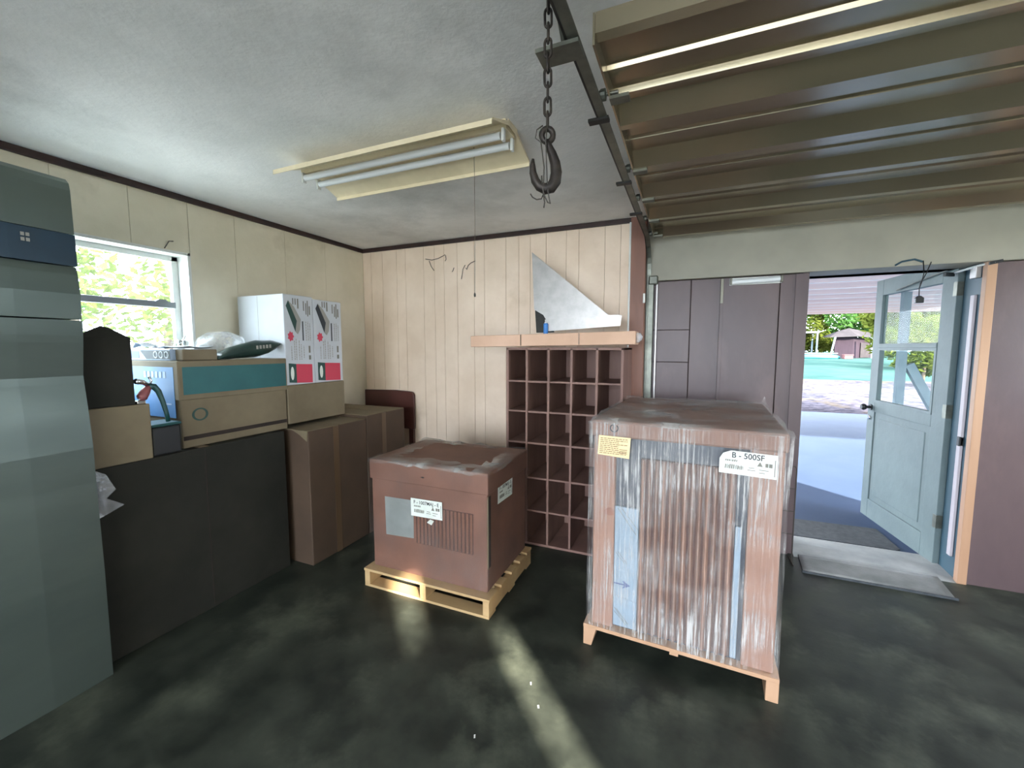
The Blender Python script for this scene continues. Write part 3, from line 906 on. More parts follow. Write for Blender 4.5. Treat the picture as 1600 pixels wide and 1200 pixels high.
# printed white cartons
pcg = 'white cartons printed in black and red'
plain = carton('plain_carton', 'plain brown carton under the two printed white cartons', -2.985, -2.498, 1.992, 2.50, 0.956, 1.222, M['cardolive'], tape=False)
for n_, (a, b, lab) in enumerate([(1.992, 2.228, 'white printed carton nearer the window in the pair on the stack'), (2.232, 2.492, 'white printed carton nearer the room corner in the pair on the stack')]):
    t = thing('printed_carton', (-2.72, (a + b) / 2, 1.223), lab, 'box', pcg)
    build('carton_body', MB().box(-2.955, -2.50, a, b, 1.2235, 1.838 - n_ * 0.012), M['whitecard'], t, bevel=0.004)
    if n_ == 0:
        build('carton_seam', MB().box(-2.752, -2.749, a - 0.0005, a + 0.002, 1.23, 1.83), M['printgrey'], t)
    w = b - a

    def q(pts, dx=0.0, mat='printdark', name='print'):
        mb_ = MB()
        quad_yz(mb_, -2.50 + dx, [(a + p * w, 1.2235 + z * 0.61) for p, z in pts])
        return build(name, mb_, M[mat], t)
    q([(0.08, 0.88), (0.16, 0.94), (0.42, 0.72), (0.36, 0.60)], 0, 'printgreen' if n_ == 0 else 'printdark')
    q([(0.16, 0.94), (0.34, 0.88), (0.56, 0.74), (0.42, 0.72)], 0, 'printgrey')
    q([(0.36, 0.60), (0.42, 0.72), (0.56, 0.74), (0.52, 0.62), (0.44, 0.57)], 0, 'printgrey')
    star = [(0.2 + (0.11 if i % 2 == 0 else 0.075) * math.cos(i * PI / 7), 0.545 + (0.06 if i % 2 == 0 else 0.042) * math.sin(i * PI / 7)) for i in range(14)]
    q(star, 0, 'printred', 'red_badge')
    q([(0.60, 0.50), (0.64, 0.50), (0.64, 0.72), (0.60, 0.72)], 0, 'printdark')
    lines = MB()
    rnd = random.Random(n_ + 3)
    for (p0, z0, z1) in [(0.20, 0.28, 0.44), (0.30, 0.28, 0.50), (0.36, 0.28, 0.52), (0.46, 0.28, 0.50), (0.53, 0.28, 0.46), (0.62, 0.30, 0.44), (0.72, 0.50, 0.72), (0.79, 0.50, 0.72), (0.86, 0.50, 0.70)]:
        z = z0
        while z < z1:
            dz = rnd.uniform(0.01, 0.03)
            quad_yz(lines, -2.50, [(a + w * p, 1.2235 + 0.61 * zz) for p, zz in rect(p0, p0 + 0.022, z, min(z + dz, z1))])
            z += dz + 0.006
    build('small_print', lines, M['printgrey'], t)
    big = MB()
    for (p0, p1, z0, z1) in [(0.30, 0.33, 0.90, 0.97), (0.38, 0.41, 0.90, 0.97), (0.46, 0.50, 0.86, 0.97), (0.66, 0.69, 0.84, 0.95), (0.74, 0.77, 0.80, 0.93), (0.80, 0.83, 0.78, 0.96), (0.86, 0.90, 0.80, 0.90), (0.80, 0.86, 0.36, 0.44), (0.80, 0.87, 0.28, 0.33)]:
        quad_yz(big, -2.50, [(a + w * p, 1.2235 + 0.61 * zz) for p, zz in rect(p0, p1, z0, z1)])
    build('bold_print', big, M['inkgrey'], t)
    q([(0.09, 0.03), (0.34, 0.02), (0.34, 0.235), (0.09, 0.245)], 0, 'printgreen')
    q([(0.34, 0.02), (0.90, 0.01), (0.90, 0.225), (0.34, 0.235)], 0, 'printred', 'red_block')
    q([(0.20 + 0.055 * math.cos(i * PI / 8), 0.13 + 0.075 * math.sin(i * PI / 8)) for i in range(16)], 0.0012, 'label', 'white_oval')

# open carton by the window, small box under it, dark tin, pump bottle
uc = thing('lower_brown_carton', (-2.7, 1.05, 0.932), 'squat brown carton standing on the large dark carton', 'box')
build('carton_body', MB().box(-2.95, -2.44, 0.932, 1.18, 0.932, 1.205), M['cardolive'], uc, bevel=0.005)
oc = thing('open_carton', (-2.7, 1.03, 1.206), 'dark open carton with a raised flap in front of the window', 'box')
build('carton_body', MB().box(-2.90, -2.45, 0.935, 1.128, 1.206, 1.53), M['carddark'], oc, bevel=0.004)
build('flap', MB().prism([(0.935, 1.525), (1.128, 1.525), (1.05, 1.57), (1.022, 1.578), (0.97, 1.55)], 'x', -2.458, -2.452), M['carddark'], oc)
build('flap', MB().obox((-2.88, 1.03, 1.555), (0.02, 0, 0.03), (0, 0.09, 0), (0.002, 0, 0)), M['carddark'], oc)
tn = thing('dark_tin', (-2.52, 1.25, 0.932), 'small black tin standing between the squat carton and teal band carton', 'tin')
build('tin_body', MB().box(-2.60, -2.45, 1.185, 1.315, 0.932, 1.08), M['black'], tn, bevel=0.01)
build('tin_lid', MB().box(-2.605, -2.445, 1.182, 1.318, 1.08, 1.095), M['hose'], tn, bevel=0.006)
pb = thing('pump_bottle', (-2.50, 1.22, 1.205), 'reddish pump bottle with a silver nozzle and dark hose', 'bottle')
build('bottle_body', MB().tube([(-2.47, 1.152, 1.232), (-2.47, 1.165, 1.238), (-2.475, 1.18, 1.26), (-2.478, 1.20, 1.287)], [0.018, 0.023, 0.021, 0.013], 14), M['redplastic'], pb, smooth=True)
build('bottle_foot', MB().box(-2.495, -2.445, 1.131, 1.168, 1.206, 1.222), M['chrome'], pb, bevel=0.004)
build('nozzle', MB().tube([(-2.478, 1.20, 1.29), (-2.465, 1.17, 1.31), (-2.436, 1.13, 1.318)], [0.010, 0.012, 0.014], 12), M['chrome'], pb, smooth=True)
build('trigger', MB().tube([(-2.478, 1.20, 1.29), (-2.478, 1.212, 1.315), (-2.478, 1.202, 1.335)], 0.006, 8), M['chrome'], pb, smooth=True)
build('hose', MB().tube([(-2.478, 1.20, 1.288), (-2.475, 1.218, 1.285), (-2.472, 1.235, 1.26), (-2.468, 1.248, 1.21), (-2.466, 1.26, 1.15), (-2.466, 1.266, 1.10)], [0.015, 0.016, 0.013, 0.011, 0.010, 0.010], 10), M['hose'], pb, smooth=True)

# two tall cartons against the wall
for n_, (a, b, zt_, lab) in enumerate([(1.972, 2.512, 0.925, 'tall brown carton with a torn flap between the large dark carton and its twin'),
                                       (2.518, 2.985, 0.948, 'tall brown carton nearest the room corner')]):
    t = thing('tall_carton', (-2.65, (a + b) / 2, 0), lab, 'box', 'tall brown cartons along the left wall')
    build('carton_body', MB().box(-2.985, -2.30, a, b, 0, zt_), M['cardbrown'], t, bevel=0.006)
    ym = (a + b) / 2 - 0.06
    build('packing_tape', quad_yz(MB(), -2.30, rect(ym, ym + 0.05, 0.0, zt_ - 0.002)), M['tape'], t)
    build('flap', MB().box(-2.98, -2.302, a + 0.004, (a + b) / 2 - 0.003, zt_, zt_ + 0.004), M['cardolive'], t)
    build('flap', MB().box(-2.98, -2.302, (a + b) / 2 + 0.003, b - 0.004, zt_, zt_ + 0.004), M['cardolive'], t)
    if n_ == 0:
        build('torn_flap', MB().prism([(-2.44, 0.93), (-2.30, 0.93), (-2.305, 0.86), (-2.33, 0.875), (-2.37, 0.90)], 'y', a - 0.008, a - 0.003), M['cardolive'], t)
hbd = thing('wooden_headboard', (-2.7, 3.28, 0), 'dark wooden board with rounded corner standing against the back wall behind cartons', 'headboard')
prf = [(-2.99, 0.70), (-2.40, 0.70), (-2.40, 1.02)] + [(-2.44 + 0.04 * math.cos(i * PI / 16), 1.02 + 0.04 * math.sin(i * PI / 16)) for i in range(1, 9)] + [(-2.62, 1.068), (-2.99, 1.06)]
build('board', MB().prism(prf, 'y', 3.262, 3.288), M['headboard'], hbd, bevel=0.004)
for xx in (-2.98, -2.46):
    build('leg', MB().box(xx, xx + 0.05, 3.262, 3.288, 0, 0.70), M['headboard'], hbd)

# ================================================================== carton on a pallet
PX0, PX1, PY0, PY1 = -1.815, -0.955, 1.93, 2.585
pal = thing('wooden_pallet', (-1.385, 2.26, 0), 'pale wooden pallet under the shrink wrapped carton', 'pallet')
for i, (a, b) in enumerate([(PX0, PX0 + 0.038), (-1.405, -1.365), (PX1 - 0.038, PX1)]):
    if i == 2:
        nt_ = MB().prism([(PY0, 0.016), (PY1, 0.016), (PY1, 0.098), (PY0, 0.098)], 'x', a, b)
    else:
        nt_ = MB().box(a, b, PY0, PY1, 0.016, 0.098)
    build('stringer', nt_, M['pallet'], pal, bevel=0.003)
for (a, b) in [(PY0 - 0.002, PY0 + 0.11), (2.09, 2.17), (2.24, 2.32), (2.375, 2.455), (2.495, PY1 + 0.002)]:
    build('deck_board', MB().box(PX0 - 0.004, PX1 + 0.004, a, b, 0.098, 0.114), M['pallet'], pal, bevel=0.002)
for (a, b) in [(PY0, PY0 + 0.09), (2.21, 2.30), (PY1 - 0.09, PY1)]:
    build('bottom_board', MB().box(PX0, PX1, a, b, 0.0, 0.016), M['pallet'], pal, bevel=0.002)

bx = thing('wrapped_carton', (-1.395, 2.275, 0.114), 'shrink wrapped brown equipment carton on the wooden pallet', 'box')
BX0, BX1, BY0, BY1 = -1.785, -0.990, 1.985, 2.565
build('carton_body', MB().box(BX0, BX1, BY0, BY1, 0.114, 0.70), M['cardpink'], bx, bevel=0.006)
build('lid', MB().box(BX0 - 0.010, BX1 + 0.010, BY0 - 0.010, BY1 + 0.010, 0.675, 0.798), M['cardpink'], bx, bevel=0.007)
build('grey_panel', quad_xz(MB(), BY0, [(-1.688, 0.572), (-1.478, 0.575), (-1.479, 0.342), (-1.684, 0.332)]), M['greyboard'], bx)
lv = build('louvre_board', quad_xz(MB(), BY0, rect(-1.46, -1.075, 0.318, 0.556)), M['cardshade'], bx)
rib = None
for i in range(15):
    x0 = -1.452 + i * 0.0253
    mb = MB().prism([(x0, BY0 - 0.001), (x0 + 0.016, BY0 - 0.001), (x0 + 0.008, BY0 - 0.009)], 'z', 0.322, 0.552)
    build('slat', mb, M['cardpink'], lv)
build('slot', quad_yz(MB(), BX1, rect(1.999, 2.03, 0.25, 0.66)), M['seam'], bx)
build('corner_post', quad_yz(MB(), BX1, rect(1.988, 1.998, 0.25, 0.66), 0.004), M['cardolive'], bx)
build('print_mark', quad_xz(MB(), BY0 - 0.010, [(-1.42, 0.727), (-1.398, 0.733), (-1.388, 0.727), (-1.398, 0.722)]), M['seam'], bx)


def shipping_label(parent, P, body, org, ax, ay, w, h_, round_corner=False):
    """label sheet with its print; org = lower left corner on the surface"""
    org, ax, ay = Vector(org), Vector(ax), Vector(ay)
    nrm = ax.cross(ay)

    def poly(pts, lift, th=0.0008):
        mb_ = MB()
        lo = [org + ax * (p * w) + ay * (z * h_) + nrm * lift for p, z in pts]
        hi_ = [v + nrm * th for v in lo]
        n = len(pts)
        mb_.add(lo + hi_, [tuple(range(n))[::-1], tuple(range(n, 2 * n))] + [(i, (i + 1) % n, n + (i + 1) % n, n + i) for i in range(n)])
        return mb_
    corner = [(0, 0), (1, 0), (1, 1), (0.2, 1), (0.06, 0.86), (0, 0.62)] if round_corner else [(0, 0), (1, 0), (1, 1), (0, 1)]
    sh = build('shipping_label', poly(corner, 0.0005), M['label'], parent)
    text_part(body, (0.34 if round_corner else 0.27) * h_, org + ax * (0.22 if round_corner else 0.10) * w + ay * 0.71 * h_ + nrm * 0.0016, ax, ay, M['ink'], sh, width=(0.56 if round_corner else 0.80) * w)
    tri = poly([(0.66, 0.46), (0.76, 0.46), (0.71, 0.66)], 0.0014, 0.0004)
    for v0, v1 in zip((0.80, 0.86), (0.85, 0.92)):
        p_ = poly(rect(v0, v1, 0.46, 0.62), 0.0014, 0.0004)
        tri.add(p_.v, p_.f)
    build('symbols', tri, M['inkgrey'], sh)
    bars = MB()
    rnd = random.Random(5)
    for (p0, p1, z0, zz) in [(0.10, 0.32, 0.54, 0.63), (0.10, 0.42, 0.22, 0.42)]:
        p = p0
        while p < p1:
            dp = rnd.uniform(0.010, 0.028)
            p_ = poly([(p, z0), (min(p + dp, p1), z0), (min(p + dp + 0.01, p1 + 0.01), zz - rnd.uniform(0, 0.1) * (zz - z0) * 4), (p + 0.01, zz)], 0.0014, 0.0004)
            bars.add(p_.v, p_.f)
            p += dp + 0.010
    for (p0, p1, z0) in [(0.52, 0.62, 0.34), (0.50, 0.64, 0.24), (0.70, 0.86, 0.30), (0.70, 0.80, 0.18)]:
        p_ = poly(rect(p0, p1, z0, z0 + 0.03), 0.0014, 0.0004)
        bars.add(p_.v, p_.f)
    p_ = poly(rect(0.955, 0.97, 0.1, 0.8), 0.0014, 0.0004)
    bars.add(p_.v, p_.f)
    build('small_print', bars, M['inkgrey'], sh)
    return sh


shipping_label(bx, None, 'F - 1007MAJ - E', (-1.486, BY0 - 0.011, 0.488), (0.9999, 0, 0.012), (-0.012, 0, 0.9999), 0.216, 0.107)
shipping_label(bx, None, 'F - 1007MAJ - E', (BX1 + 0.0015, 2.12, 0.578), (0, 1, -0.04), (0, 0.03, 1), 0.212, 0.106)
build('loose_tag', quad_xz(MB(), BY0 - 0.010, [(-1.354, 0.484), (-1.328, 0.477), (-1.346, 0.450), (-1.377, 0.461)]), M['label'], bx)


def film_shell(name, parent, rects, mat, n=14, jit=0.0025, seed=2):
    """wrap around the sides; rects = list of (x0, x1, y0, y1, z)"""
    rnd = random.Random(seed)
    mb = MB()
    W = 4 * n
    jv = [rnd.uniform(-jit, jit) for _ in range(W)]
    for (x0, x1, y0, y1, z) in rects:
        per = []
        for i in range(n):
            per.append((x0 + (x1 - x0) * i / n, y0))
        for i in range(n):
            per.append((x1, y0 + (y1 - y0) * i / n))
        for i in range(n):
            per.append((x1 - (x1 - x0) * i / n, y1))
        for i in range(n):
            per.append((x0, y1 - (y1 - y0) * i / n))
        cx_, cy_ = (x0 + x1) / 2, (y0 + y1) / 2
        for i, (px, py) in enumerate(per):
            s_ = 1 + (jv[i] + rnd.uniform(-jit, jit) * 0.3) * 2
            mb.v.append(Vector((cx_ + (px - cx_) * s_, cy_ + (py - cy_) * s_, z + rnd.uniform(-jit, jit) * (1 if z < 1.1 else 0.3))))
    for r in range(len(rects) - 1):
        for i in range(W):
            l = (i + 1) % W
            mb.f.append((r * W + i, r * W + l, (r + 1) * W + l, (r + 1) * W + i))
    return build(name, mb, mat, parent, smooth=True)


film_shell('stretch_film', bx, [(PX0 - 0.012, PX1 - 0.01, PY0 - 0.012, PY1 - 0.03, 0.118), (BX0 - 0.024, BX1 + 0.02, BY0 - 0.030, BY1 + 0.02, 0.17), (BX0 - 0.014, BX1 + 0.014, BY0 - 0.020, BY1 + 0.014, 0.30), (BX0 - 0.012, BX1 + 0.012, BY0 - 0.017, BY1 + 0.012, 0.5),
                                (BX0 - 0.018, BX1 + 0.018, BY0 - 0.019, BY1 + 0.018, 0.68), (BX0 - 0.018, BX1 + 0.018, BY0 - 0.019, BY1 + 0.018, 0.79)], M['film_s'])
# film folded over the rim of the lid
film_shell('film_rim', bx, [(BX0 - 0.018, BX1 + 0.018, BY0 - 0.019, BY1 + 0.018, 0.785), (BX0 - 0.010, BX1 + 0.010, BY0 - 0.012, BY1 + 0.010, 0.804), (BX0 + 0.06, BX1 - 0.06, BY0 + 0.05, BY1 - 0.05, 0.803), (BX0 + 0.14, BX1 - 0.10, BY0 + 0.12, BY1 - 0.09, 0.802)], M['film_top'], jit=0.008, seed=9)

# ================================================================== big wrapped unit on skids
sk = thing('wooden_skid_base', (-0.42, 1.972, 0), 'low wooden skid base under the tall wrapped unit', 'skid')
sk_turn = math.radians(-2.8)
UX0, UX1, UY0, UY1 = -0.42, 0.382, 1.965, 2.955
for (a, b, tp) in [(-0.440, -0.385, 0.012), (0.345, 0.393, 0.0)]:
    build('runner', MB().add([(a, UY0 - 0.01, 0), (b - tp * 1.2, UY0 - 0.01, 0), (b + tp, UY0 - 0.01, 0.10), (a, UY0 - 0.01, 0.10),
                              (a, UY1, 0), (b - tp * 1.2, UY1, 0), (b + tp, UY1, 0.10), (a, UY1, 0.10)],
                             [(0, 1, 2, 3), (4, 7, 6, 5), (0, 4, 5, 1), (1, 5, 6, 2), (2, 6, 7, 3), (3, 7, 4, 0)]), M['skid'], sk, bevel=0.003)
for (a, b) in [(UY0 - 0.014, UY0 + 0.07), (2.42, 2.50), (UY1 - 0.08, UY1)]:
    build('cross_slat', MB().box(-0.440, 0.393, a, b, 0.092, 0.110), M['skid'], sk, bevel=0.002)
build('spacer', MB().box(-0.035, 0.002, UY0 - 0.012, UY0 + 0.06, 0.078, 0.092), M['skid'], sk)

u = thing('wrapped_unit', (-0.42, 1.972, 0.11), 'tall shrink wrapped unit with cardboard ribs and a white label on front', 'crate')
build('coil_core', MB().box(-0.395, 0.360, 2.0, 2.93, 0.112, 1.06), M['coil'], u)
for (a, b, c, d_) in [(-0.405, -0.302, 1.975, 2.06), (0.250, 0.372, 1.975, 2.06), (-0.405, -0.302, 2.86, 2.945), (0.250, 0.372, 2.86, 2.945)]:
    build('corner_post', MB().box(a, b, c, d_, 0.111, 1.06), M['cardlight'], u, bevel=0.006)
build('lid', MB().box(UX0, UX1, UY0, UY1, 1.058, 1.138), M['card'], u, bevel=0.010)
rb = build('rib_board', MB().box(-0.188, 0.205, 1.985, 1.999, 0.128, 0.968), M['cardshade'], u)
for i in range(13):
    x0 = -0.186 + i * 0.0302
    mb = MB().prism([(x0, 1.985), (x0 + 0.020, 1.985), (x0 + 0.013, 1.971), (x0 + 0.007, 1.971)], 'z', 0.130, 0.966)
    build('rib', mb, M['card'] if i % 3 else M['cardlight'], rb)
bp = build('foam_panel', MB().box(-0.301, -0.190, 1.978, 1.999, 0.128, 0.726), M['foamblue'], u, bevel=0.004)
ar = MB()
ya = 1.9775
quad_xz(ar, ya, rect(-0.298, -0.240, 0.341, 0.347))
quad_xz(ar, ya, [(-0.246, 0.344), (-0.258, 0.362), (-0.252, 0.362), (-0.222, 0.344), (-0.252, 0.326), (-0.258, 0.326)])
build('arrow_mark', ar, M['bluedark'], bp)
scb = MB()
for (x0, z0, x1_, z1_) in [(-0.29, 0.72, -0.20, 0.60), (-0.27, 0.72, -0.195, 0.63), (-0.295, 0.50, -0.25, 0.45), (-0.285, 0.505, -0.24, 0.452), (-0.295, 0.22, -0.25, 0.16), (-0.285, 0.215, -0.23, 0.15), (-0.295, 0.20, -0.24, 0.145), (-0.30, 0.285, -0.192, 0.268)]:
    quad_xz(scb, ya, [(x0, z0), (x0 + 0.003, z0), (x1_ + 0.003, z1_), (x1_, z1_)])
build('scribbles', scb, M['inkgrey'], bp)
build('foam_strip', MB().box(0.207, 0.232, 1.980, 1.999, 0.128, 0.72), M['foamblue'], u, bevel=0.003)
yl = UY0 - 0.012
build('torn_patch', quad_xz(MB(), 1.9745, [(-0.352, 0.700), (-0.336, 0.714), (-0.318, 0.716), (-0.304, 0.700), (-0.306, 0.682), (-0.326, 0.676), (-0.346, 0.682)], 0.002), M['redwood'], u)
ml = build('manila_label', quad_xz(MB(), yl, [(-0.378, 1.068), (-0.231, 1.066), (-0.237, 0.968), (-0.383, 0.976)]), M['manila'], u)
pr = MB()
rnd = random.Random(11)
for r in range(9):
    z = 1.054 - r * 0.0088
    x0 = -0.370 - r * 0.0006
    xe = -0.245 if r in (0, 1, 3) else (-0.285 if r < 7 else -0.25)
    while x0 < xe:
        dx = rnd.uniform(0.006, 0.02)
        quad_xz(pr, yl - 0.0013, rect(x0, min(x0 + dx, xe), z, z + 0.0035))
        x0 += dx + 0.003
for r in range(3):
    quad_xz(pr, yl - 0.0013, rect(-0.282, -0.246, 1.006 - r * 0.008, 1.009 - r * 0.008))
build('small_print', pr, M['inkbrown'], ml)
lg = MB()
for (a0, a1, rr_) in [(0.30, 1.02, 1.0), (1.10, 1.98, 1.0)]:
    pass
for i in range(22):
    a = math.radians(70 - i * 320 / 22 - 20)
    b = math.radians(70 - (i + 1) * 320 / 22 - 20)
    quad_xz(lg, UY0 - 0.0005, [(-0.310 + 0.021 * math.cos(a), 1.104 + 0.020 * math.sin(a)), (-0.310 + 0.021 * math.cos(b), 1.104 + 0.020 * math.sin(b)),
                              (-0.310 + 0.015 * math.cos(b), 1.104 + 0.014 * math.sin(b)), (-0.310 + 0.015 * math.cos(a), 1.104 + 0.014 * math.sin(a))])
quad_xz(lg, UY0 - 0.0005, [(-0.315, 1.122), (-0.311, 1.122), (-0.313, 1.096), (-0.317, 1.098)])
build('round_emblem', lg, M['ink'], u)
shipping_label(u, None, 'B - 500SF', (0.134, yl, 0.957), (0.9999, 0, -0.030), (0.015, 0, 0.9999), 0.208, 0.098, True)
film_shell('stretch_film', u, [(UX0 - 0.010, UX1 + 0.008, UY0 - 0.014, UY1 + 0.008, 0.1125), (UX0 - 0.006, UX1 + 0.006, UY0 - 0.010, UY1 + 0.01, 0.16), (UX0 - 0.006, UX1 + 0.004, UY0 - 0.008, UY1 + 0.008, 0.4), (UX0 - 0.005, UX1 + 0.006, UY0 - 0.008, UY1 + 0.008, 0.62),
                               (UX0 - 0.004, UX1 + 0.005, UY0 - 0.008, UY1 + 0.008, 0.85), (UX0 - 0.006, UX1 + 0.012, UY0 - 0.010, UY1 + 0.010, 1.02), (UX0 - 0.010, UX1 + 0.014, UY0 - 0.012, UY1 + 0.012, 1.13)], M['film_v'], n=26, jit=0.002)
film_shell('film_rim', u, [(UX0 - 0.010, UX1 + 0.014, UY0 - 0.012, UY1 + 0.012, 1.125), (UX0 - 0.002, UX1 + 0.004, UY0 - 0.004, UY1 + 0.004, 1.148), (UX0 + 0.07, UX1 - 0.05, UY0 + 0.06, UY1 - 0.08, 1.146), (UX0 + 0.12, UX1 - 0.09, UY0 + 0.18, UY1 - 0.12, 1.145), (-0.03, 0.0, 2.44, 2.48, 1.144)], M['film_top'], jit=0.010, seed=21)
build('film_tail', MB().add([(0.36, 2.93, 1.14), (0.40, 2.95, 1.13), (0.385, 2.955, 1.185), (0.372, 2.94, 1.165)], [(0, 1, 2, 3)]), M['film_top'], u)

sk.rotation_euler = u.rotation_euler = (0, 0, sk_turn)

# ================================================================== pigeonhole shelf
cu_ = thing('pigeonhole_shelf', (-0.83, 3.06, 0), 'reddish wooden pigeonhole shelf of thirty square cells against the back wall', 'shelf')
CXS = [-1.25, -1.088, -0.922, -0.754, -0.576, -0.398]
CZS = [0.02, 0.264, 0.515, 0.777, 1.011, 1.233, 1.48]
CY0, CY1 = 2.84, 3.285
for i, xx in enumerate(CXS):
    nm = 'side_panel' if i in (0, 5) else 'divider'
    a, b = (xx, xx + 0.018) if i == 0 else ((xx - 0.018, xx) if i == 5 else (xx - 0.008, xx + 0.008))
    build(nm, MB().box(a, b, CY0, CY1, 0.0 if i in (0, 5) else 0.02, 1.478), M['cubby'], cu_, bevel=0.002)
for j, zz in enumerate(CZS):
    if j in (0, 6):
        zt0 = 0.0 if j == 0 else 1.462
        build('top_board' if j else 'base_board', MB().box(CXS[0], CXS[5], CY0, CY1, zt0, zt0 + 0.018), M['cubby'], cu_, bevel=0.002)
    else:
        for i in range(5):
            build('shelf', MB().box(CXS[i] + 0.008, CXS[i + 1] - 0.008, CY0 + 0.004, CY1, zz - 0.007 - 0.002 * (i % 2), zz + 0.006), M['cubby'], cu_, bevel=0.002)
build('back_panel', MB().box(CXS[0], CXS[5], CY1, CY1 + 0.008, 0, 1.478), M['cubby'], cu_)

lc = thing('long_carton', (-0.93, 2.92, 1.48), 'long narrow carton lying on top of the pigeonhole shelf', 'box')
build('carton_body', MB().add([(-1.545, 2.83, 1.484), (-0.325, 2.82, 1.500), (-0.325, 3.02, 1.500), (-1.545, 3.00, 1.484),
                               (-1.545, 2.83, 1.568), (-0.325, 2.82, 1.588), (-0.325, 3.02, 1.588), (-1.545, 3.00, 1.568)],
                              [(0, 3, 2, 1), (4, 5, 6, 7), (0, 1, 5, 4), (1, 2, 6, 5), (2, 3, 7, 6), (3, 0, 4, 7)]), M['cardlong'], lc, bevel=0.005)
for xx in (-1.13, -0.70):
    zz = 1.484 + (xx + 1.545) * 0.0131
    build('packing_tape', MB().box(xx, xx + 0.004, 2.818, 2.826, zz + 0.004, zz + 0.084), M['tape'], lc)
build('end_wad', MB().tube([(-0.325, 2.90, 1.545), (-0.305, 2.90, 1.545), (-0.29, 2.90, 1.54)], [0.036, 0.032, 0.012], 12), M['bag'], lc, smooth=True)

tri = thing('sheet_metal_triangle', (-0.85, 2.93, 1.58), 'triangular galvanised sheet with a bent lower flange on the long carton', 'sheet metal')
YT = 2.95
tz = lambda z: 1.48 + (z - 1.48) * YT / 3.2
tx = lambda v: v * YT / 3.2
pf = [(tx(-1.184), tz(2.239)), (tx(-1.163), tz(1.785)), (tx(-1.085), tz(1.74)), (tx(-1.06), tz(1.70)), (tx(-0.548), tz(1.706))]
build('plate', MB().prism(pf, 'y', YT, YT + 0.003), M['galv'], tri)
build('flange', MB().prism([(tx(-1.055), tz(1.607)), (tx(-0.475), tz(1.640)), (tx(-0.465), tz(1.715)), (tx(-0.50), tz(1.722)), (tx(-1.06), tz(1.70))], 'y', YT - 0.030, YT - 0.027), M['galv'], tri)
build('flange_lip', MB().box(tx(-1.05), tx(-0.47), YT - 0.028, YT + 0.003, tz(1.70), tz(1.703)), M['galv'], tri)
build('notch_backing', MB().prism([(tx(-1.163), tz(1.785)), (tx(-1.15), tz(1.600)), (tx(-1.0), tz(1.600)), (tx(-1.0), tz(1.75))], 'y', YT + 0.02, YT + 0.023), M['blacksteel'], tri)  # black sheet filling the dark hole behind the notch
bc = thing('blue_can', (-0.965, 2.91, 1.577), 'small blue can beside the sheet metal triangle', 'can')
build('can_body', MB().lathe((-0.965, 2.905, 1.577), [(0.017, 0), (0.017, 0.072), (0.013, 0.078)], 16), M['bluecan'], bc)
build('can_cap', MB().lathe((-0.965, 2.905, 1.655), [(0.010, 0), (0.010, 0.006)], 12), M['white'], bc)

# small things on the walls
wwg = thing('bent_wire', (-1.95, 3.29, 2.2), 'thin bent wires hooked on the cream back wall', 'wire')
for pth in [[(-1.885, 2.085), (-1.875, 2.13), (-1.868, 2.17), (-1.845, 2.205)], [(-1.84, 2.18), (-1.83, 2.165), (-1.815, 2.20), (-1.785, 2.22), (-1.745, 2.232)],
            [(-2.26, 2.29), (-2.19, 2.275), (-2.12, 2.285), (-2.05, 2.31)], [(-2.22, 2.27), (-2.20, 2.22), (-2.17, 2.18)], [(-2.045, 2.305), (-2.04, 2.27), (-2.05, 2.255)], [(-1.96, 2.19), (-1.97, 2.165), (-1.98, 2.155)]]:
    build('wire', MB().tube([(a, 3.294, b) for a, b in pth], 0.0028, 6), M['wire'], wwg, smooth=True)
nh = tag(build('wire_hook', MB().tube([(-2.998, 1.586, 2.09), (-2.985, 1.592, 2.11), (-2.982, 1.605, 2.135), (-2.985, 1.63, 2.14)], 0.003, 6), M['wire'], None, smooth=True, base=(-2.99, 1.6, 2.09)), 'small wire hook above the window', 'hook')
sl = thing('strip_light', (0.41, 3.42, 1.95), 'short white strip light mounted on the brown boards', 'wall light')
build('light_tube', MB().tube([(0.265, 3.405, 1.945), (0.560, 3.405, 1.951)], 0.019, 14), M['tube'], sl)
build('light_base', MB().box(0.25, 0.575, 3.415, 3.43, 1.925, 1.975), M['white'], sl, bevel=0.003)
for xx in (0.252, 0.562):
    build('light_socket', MB().box(xx, xx + 0.014, 3.388, 3.43, 1.928, 1.972), M['inkgrey'], sl, bevel=0.002)
wbk = tag(build('post_bracket', MB().box(-0.328, -0.312, 3.245, 3.272, 1.808, 1.878), M['white'], None, bevel=0.004, base=(-0.32, 3.26, 1.808)), 'small white bracket fixed to the timber post', 'bracket')
pg = thing('hanging_plug', (1.29, 3.36, 1.75), 'black plug dangling on a cord from the header above the door', 'plug')
build('cord', MB().tube([(1.34, 3.385, 2.0), (1.315, 3.37, 1.93), (1.288, 3.36, 1.87), (1.284, 3.36, 1.84), (1.286, 3.36, 1.795)], 0.0028, 6), M['black'], pg, smooth=True)
build('cord', MB().tube([(1.302, 3.385, 2.01), (1.302, 3.365, 1.93), (1.292, 3.36, 1.87), (1.285, 3.36, 1.845)], 0.0028, 6), M['black'], pg, smooth=True)
build('plug_body', MB().prism([(1.268, 1.752), (1.308, 1.752), (1.308, 1.782), (1.292, 1.795), (1.28, 1.795), (1.268, 1.782)], 'y', 3.348, 3.372), M['black'], pg, bevel=0.003)
hcord = tag(build('header_cable', MB().tube([(1.17, 3.39, 1.992), (1.20, 3.388, 2.012), (1.26, 3.386, 2.022), (1.30, 3.388, 2.005)], 0.006, 6), M['tealjamb'], None, smooth=True, base=(1.2, 3.39, 1.99)), 'short dark cable stapled to the header above the door', 'cable')

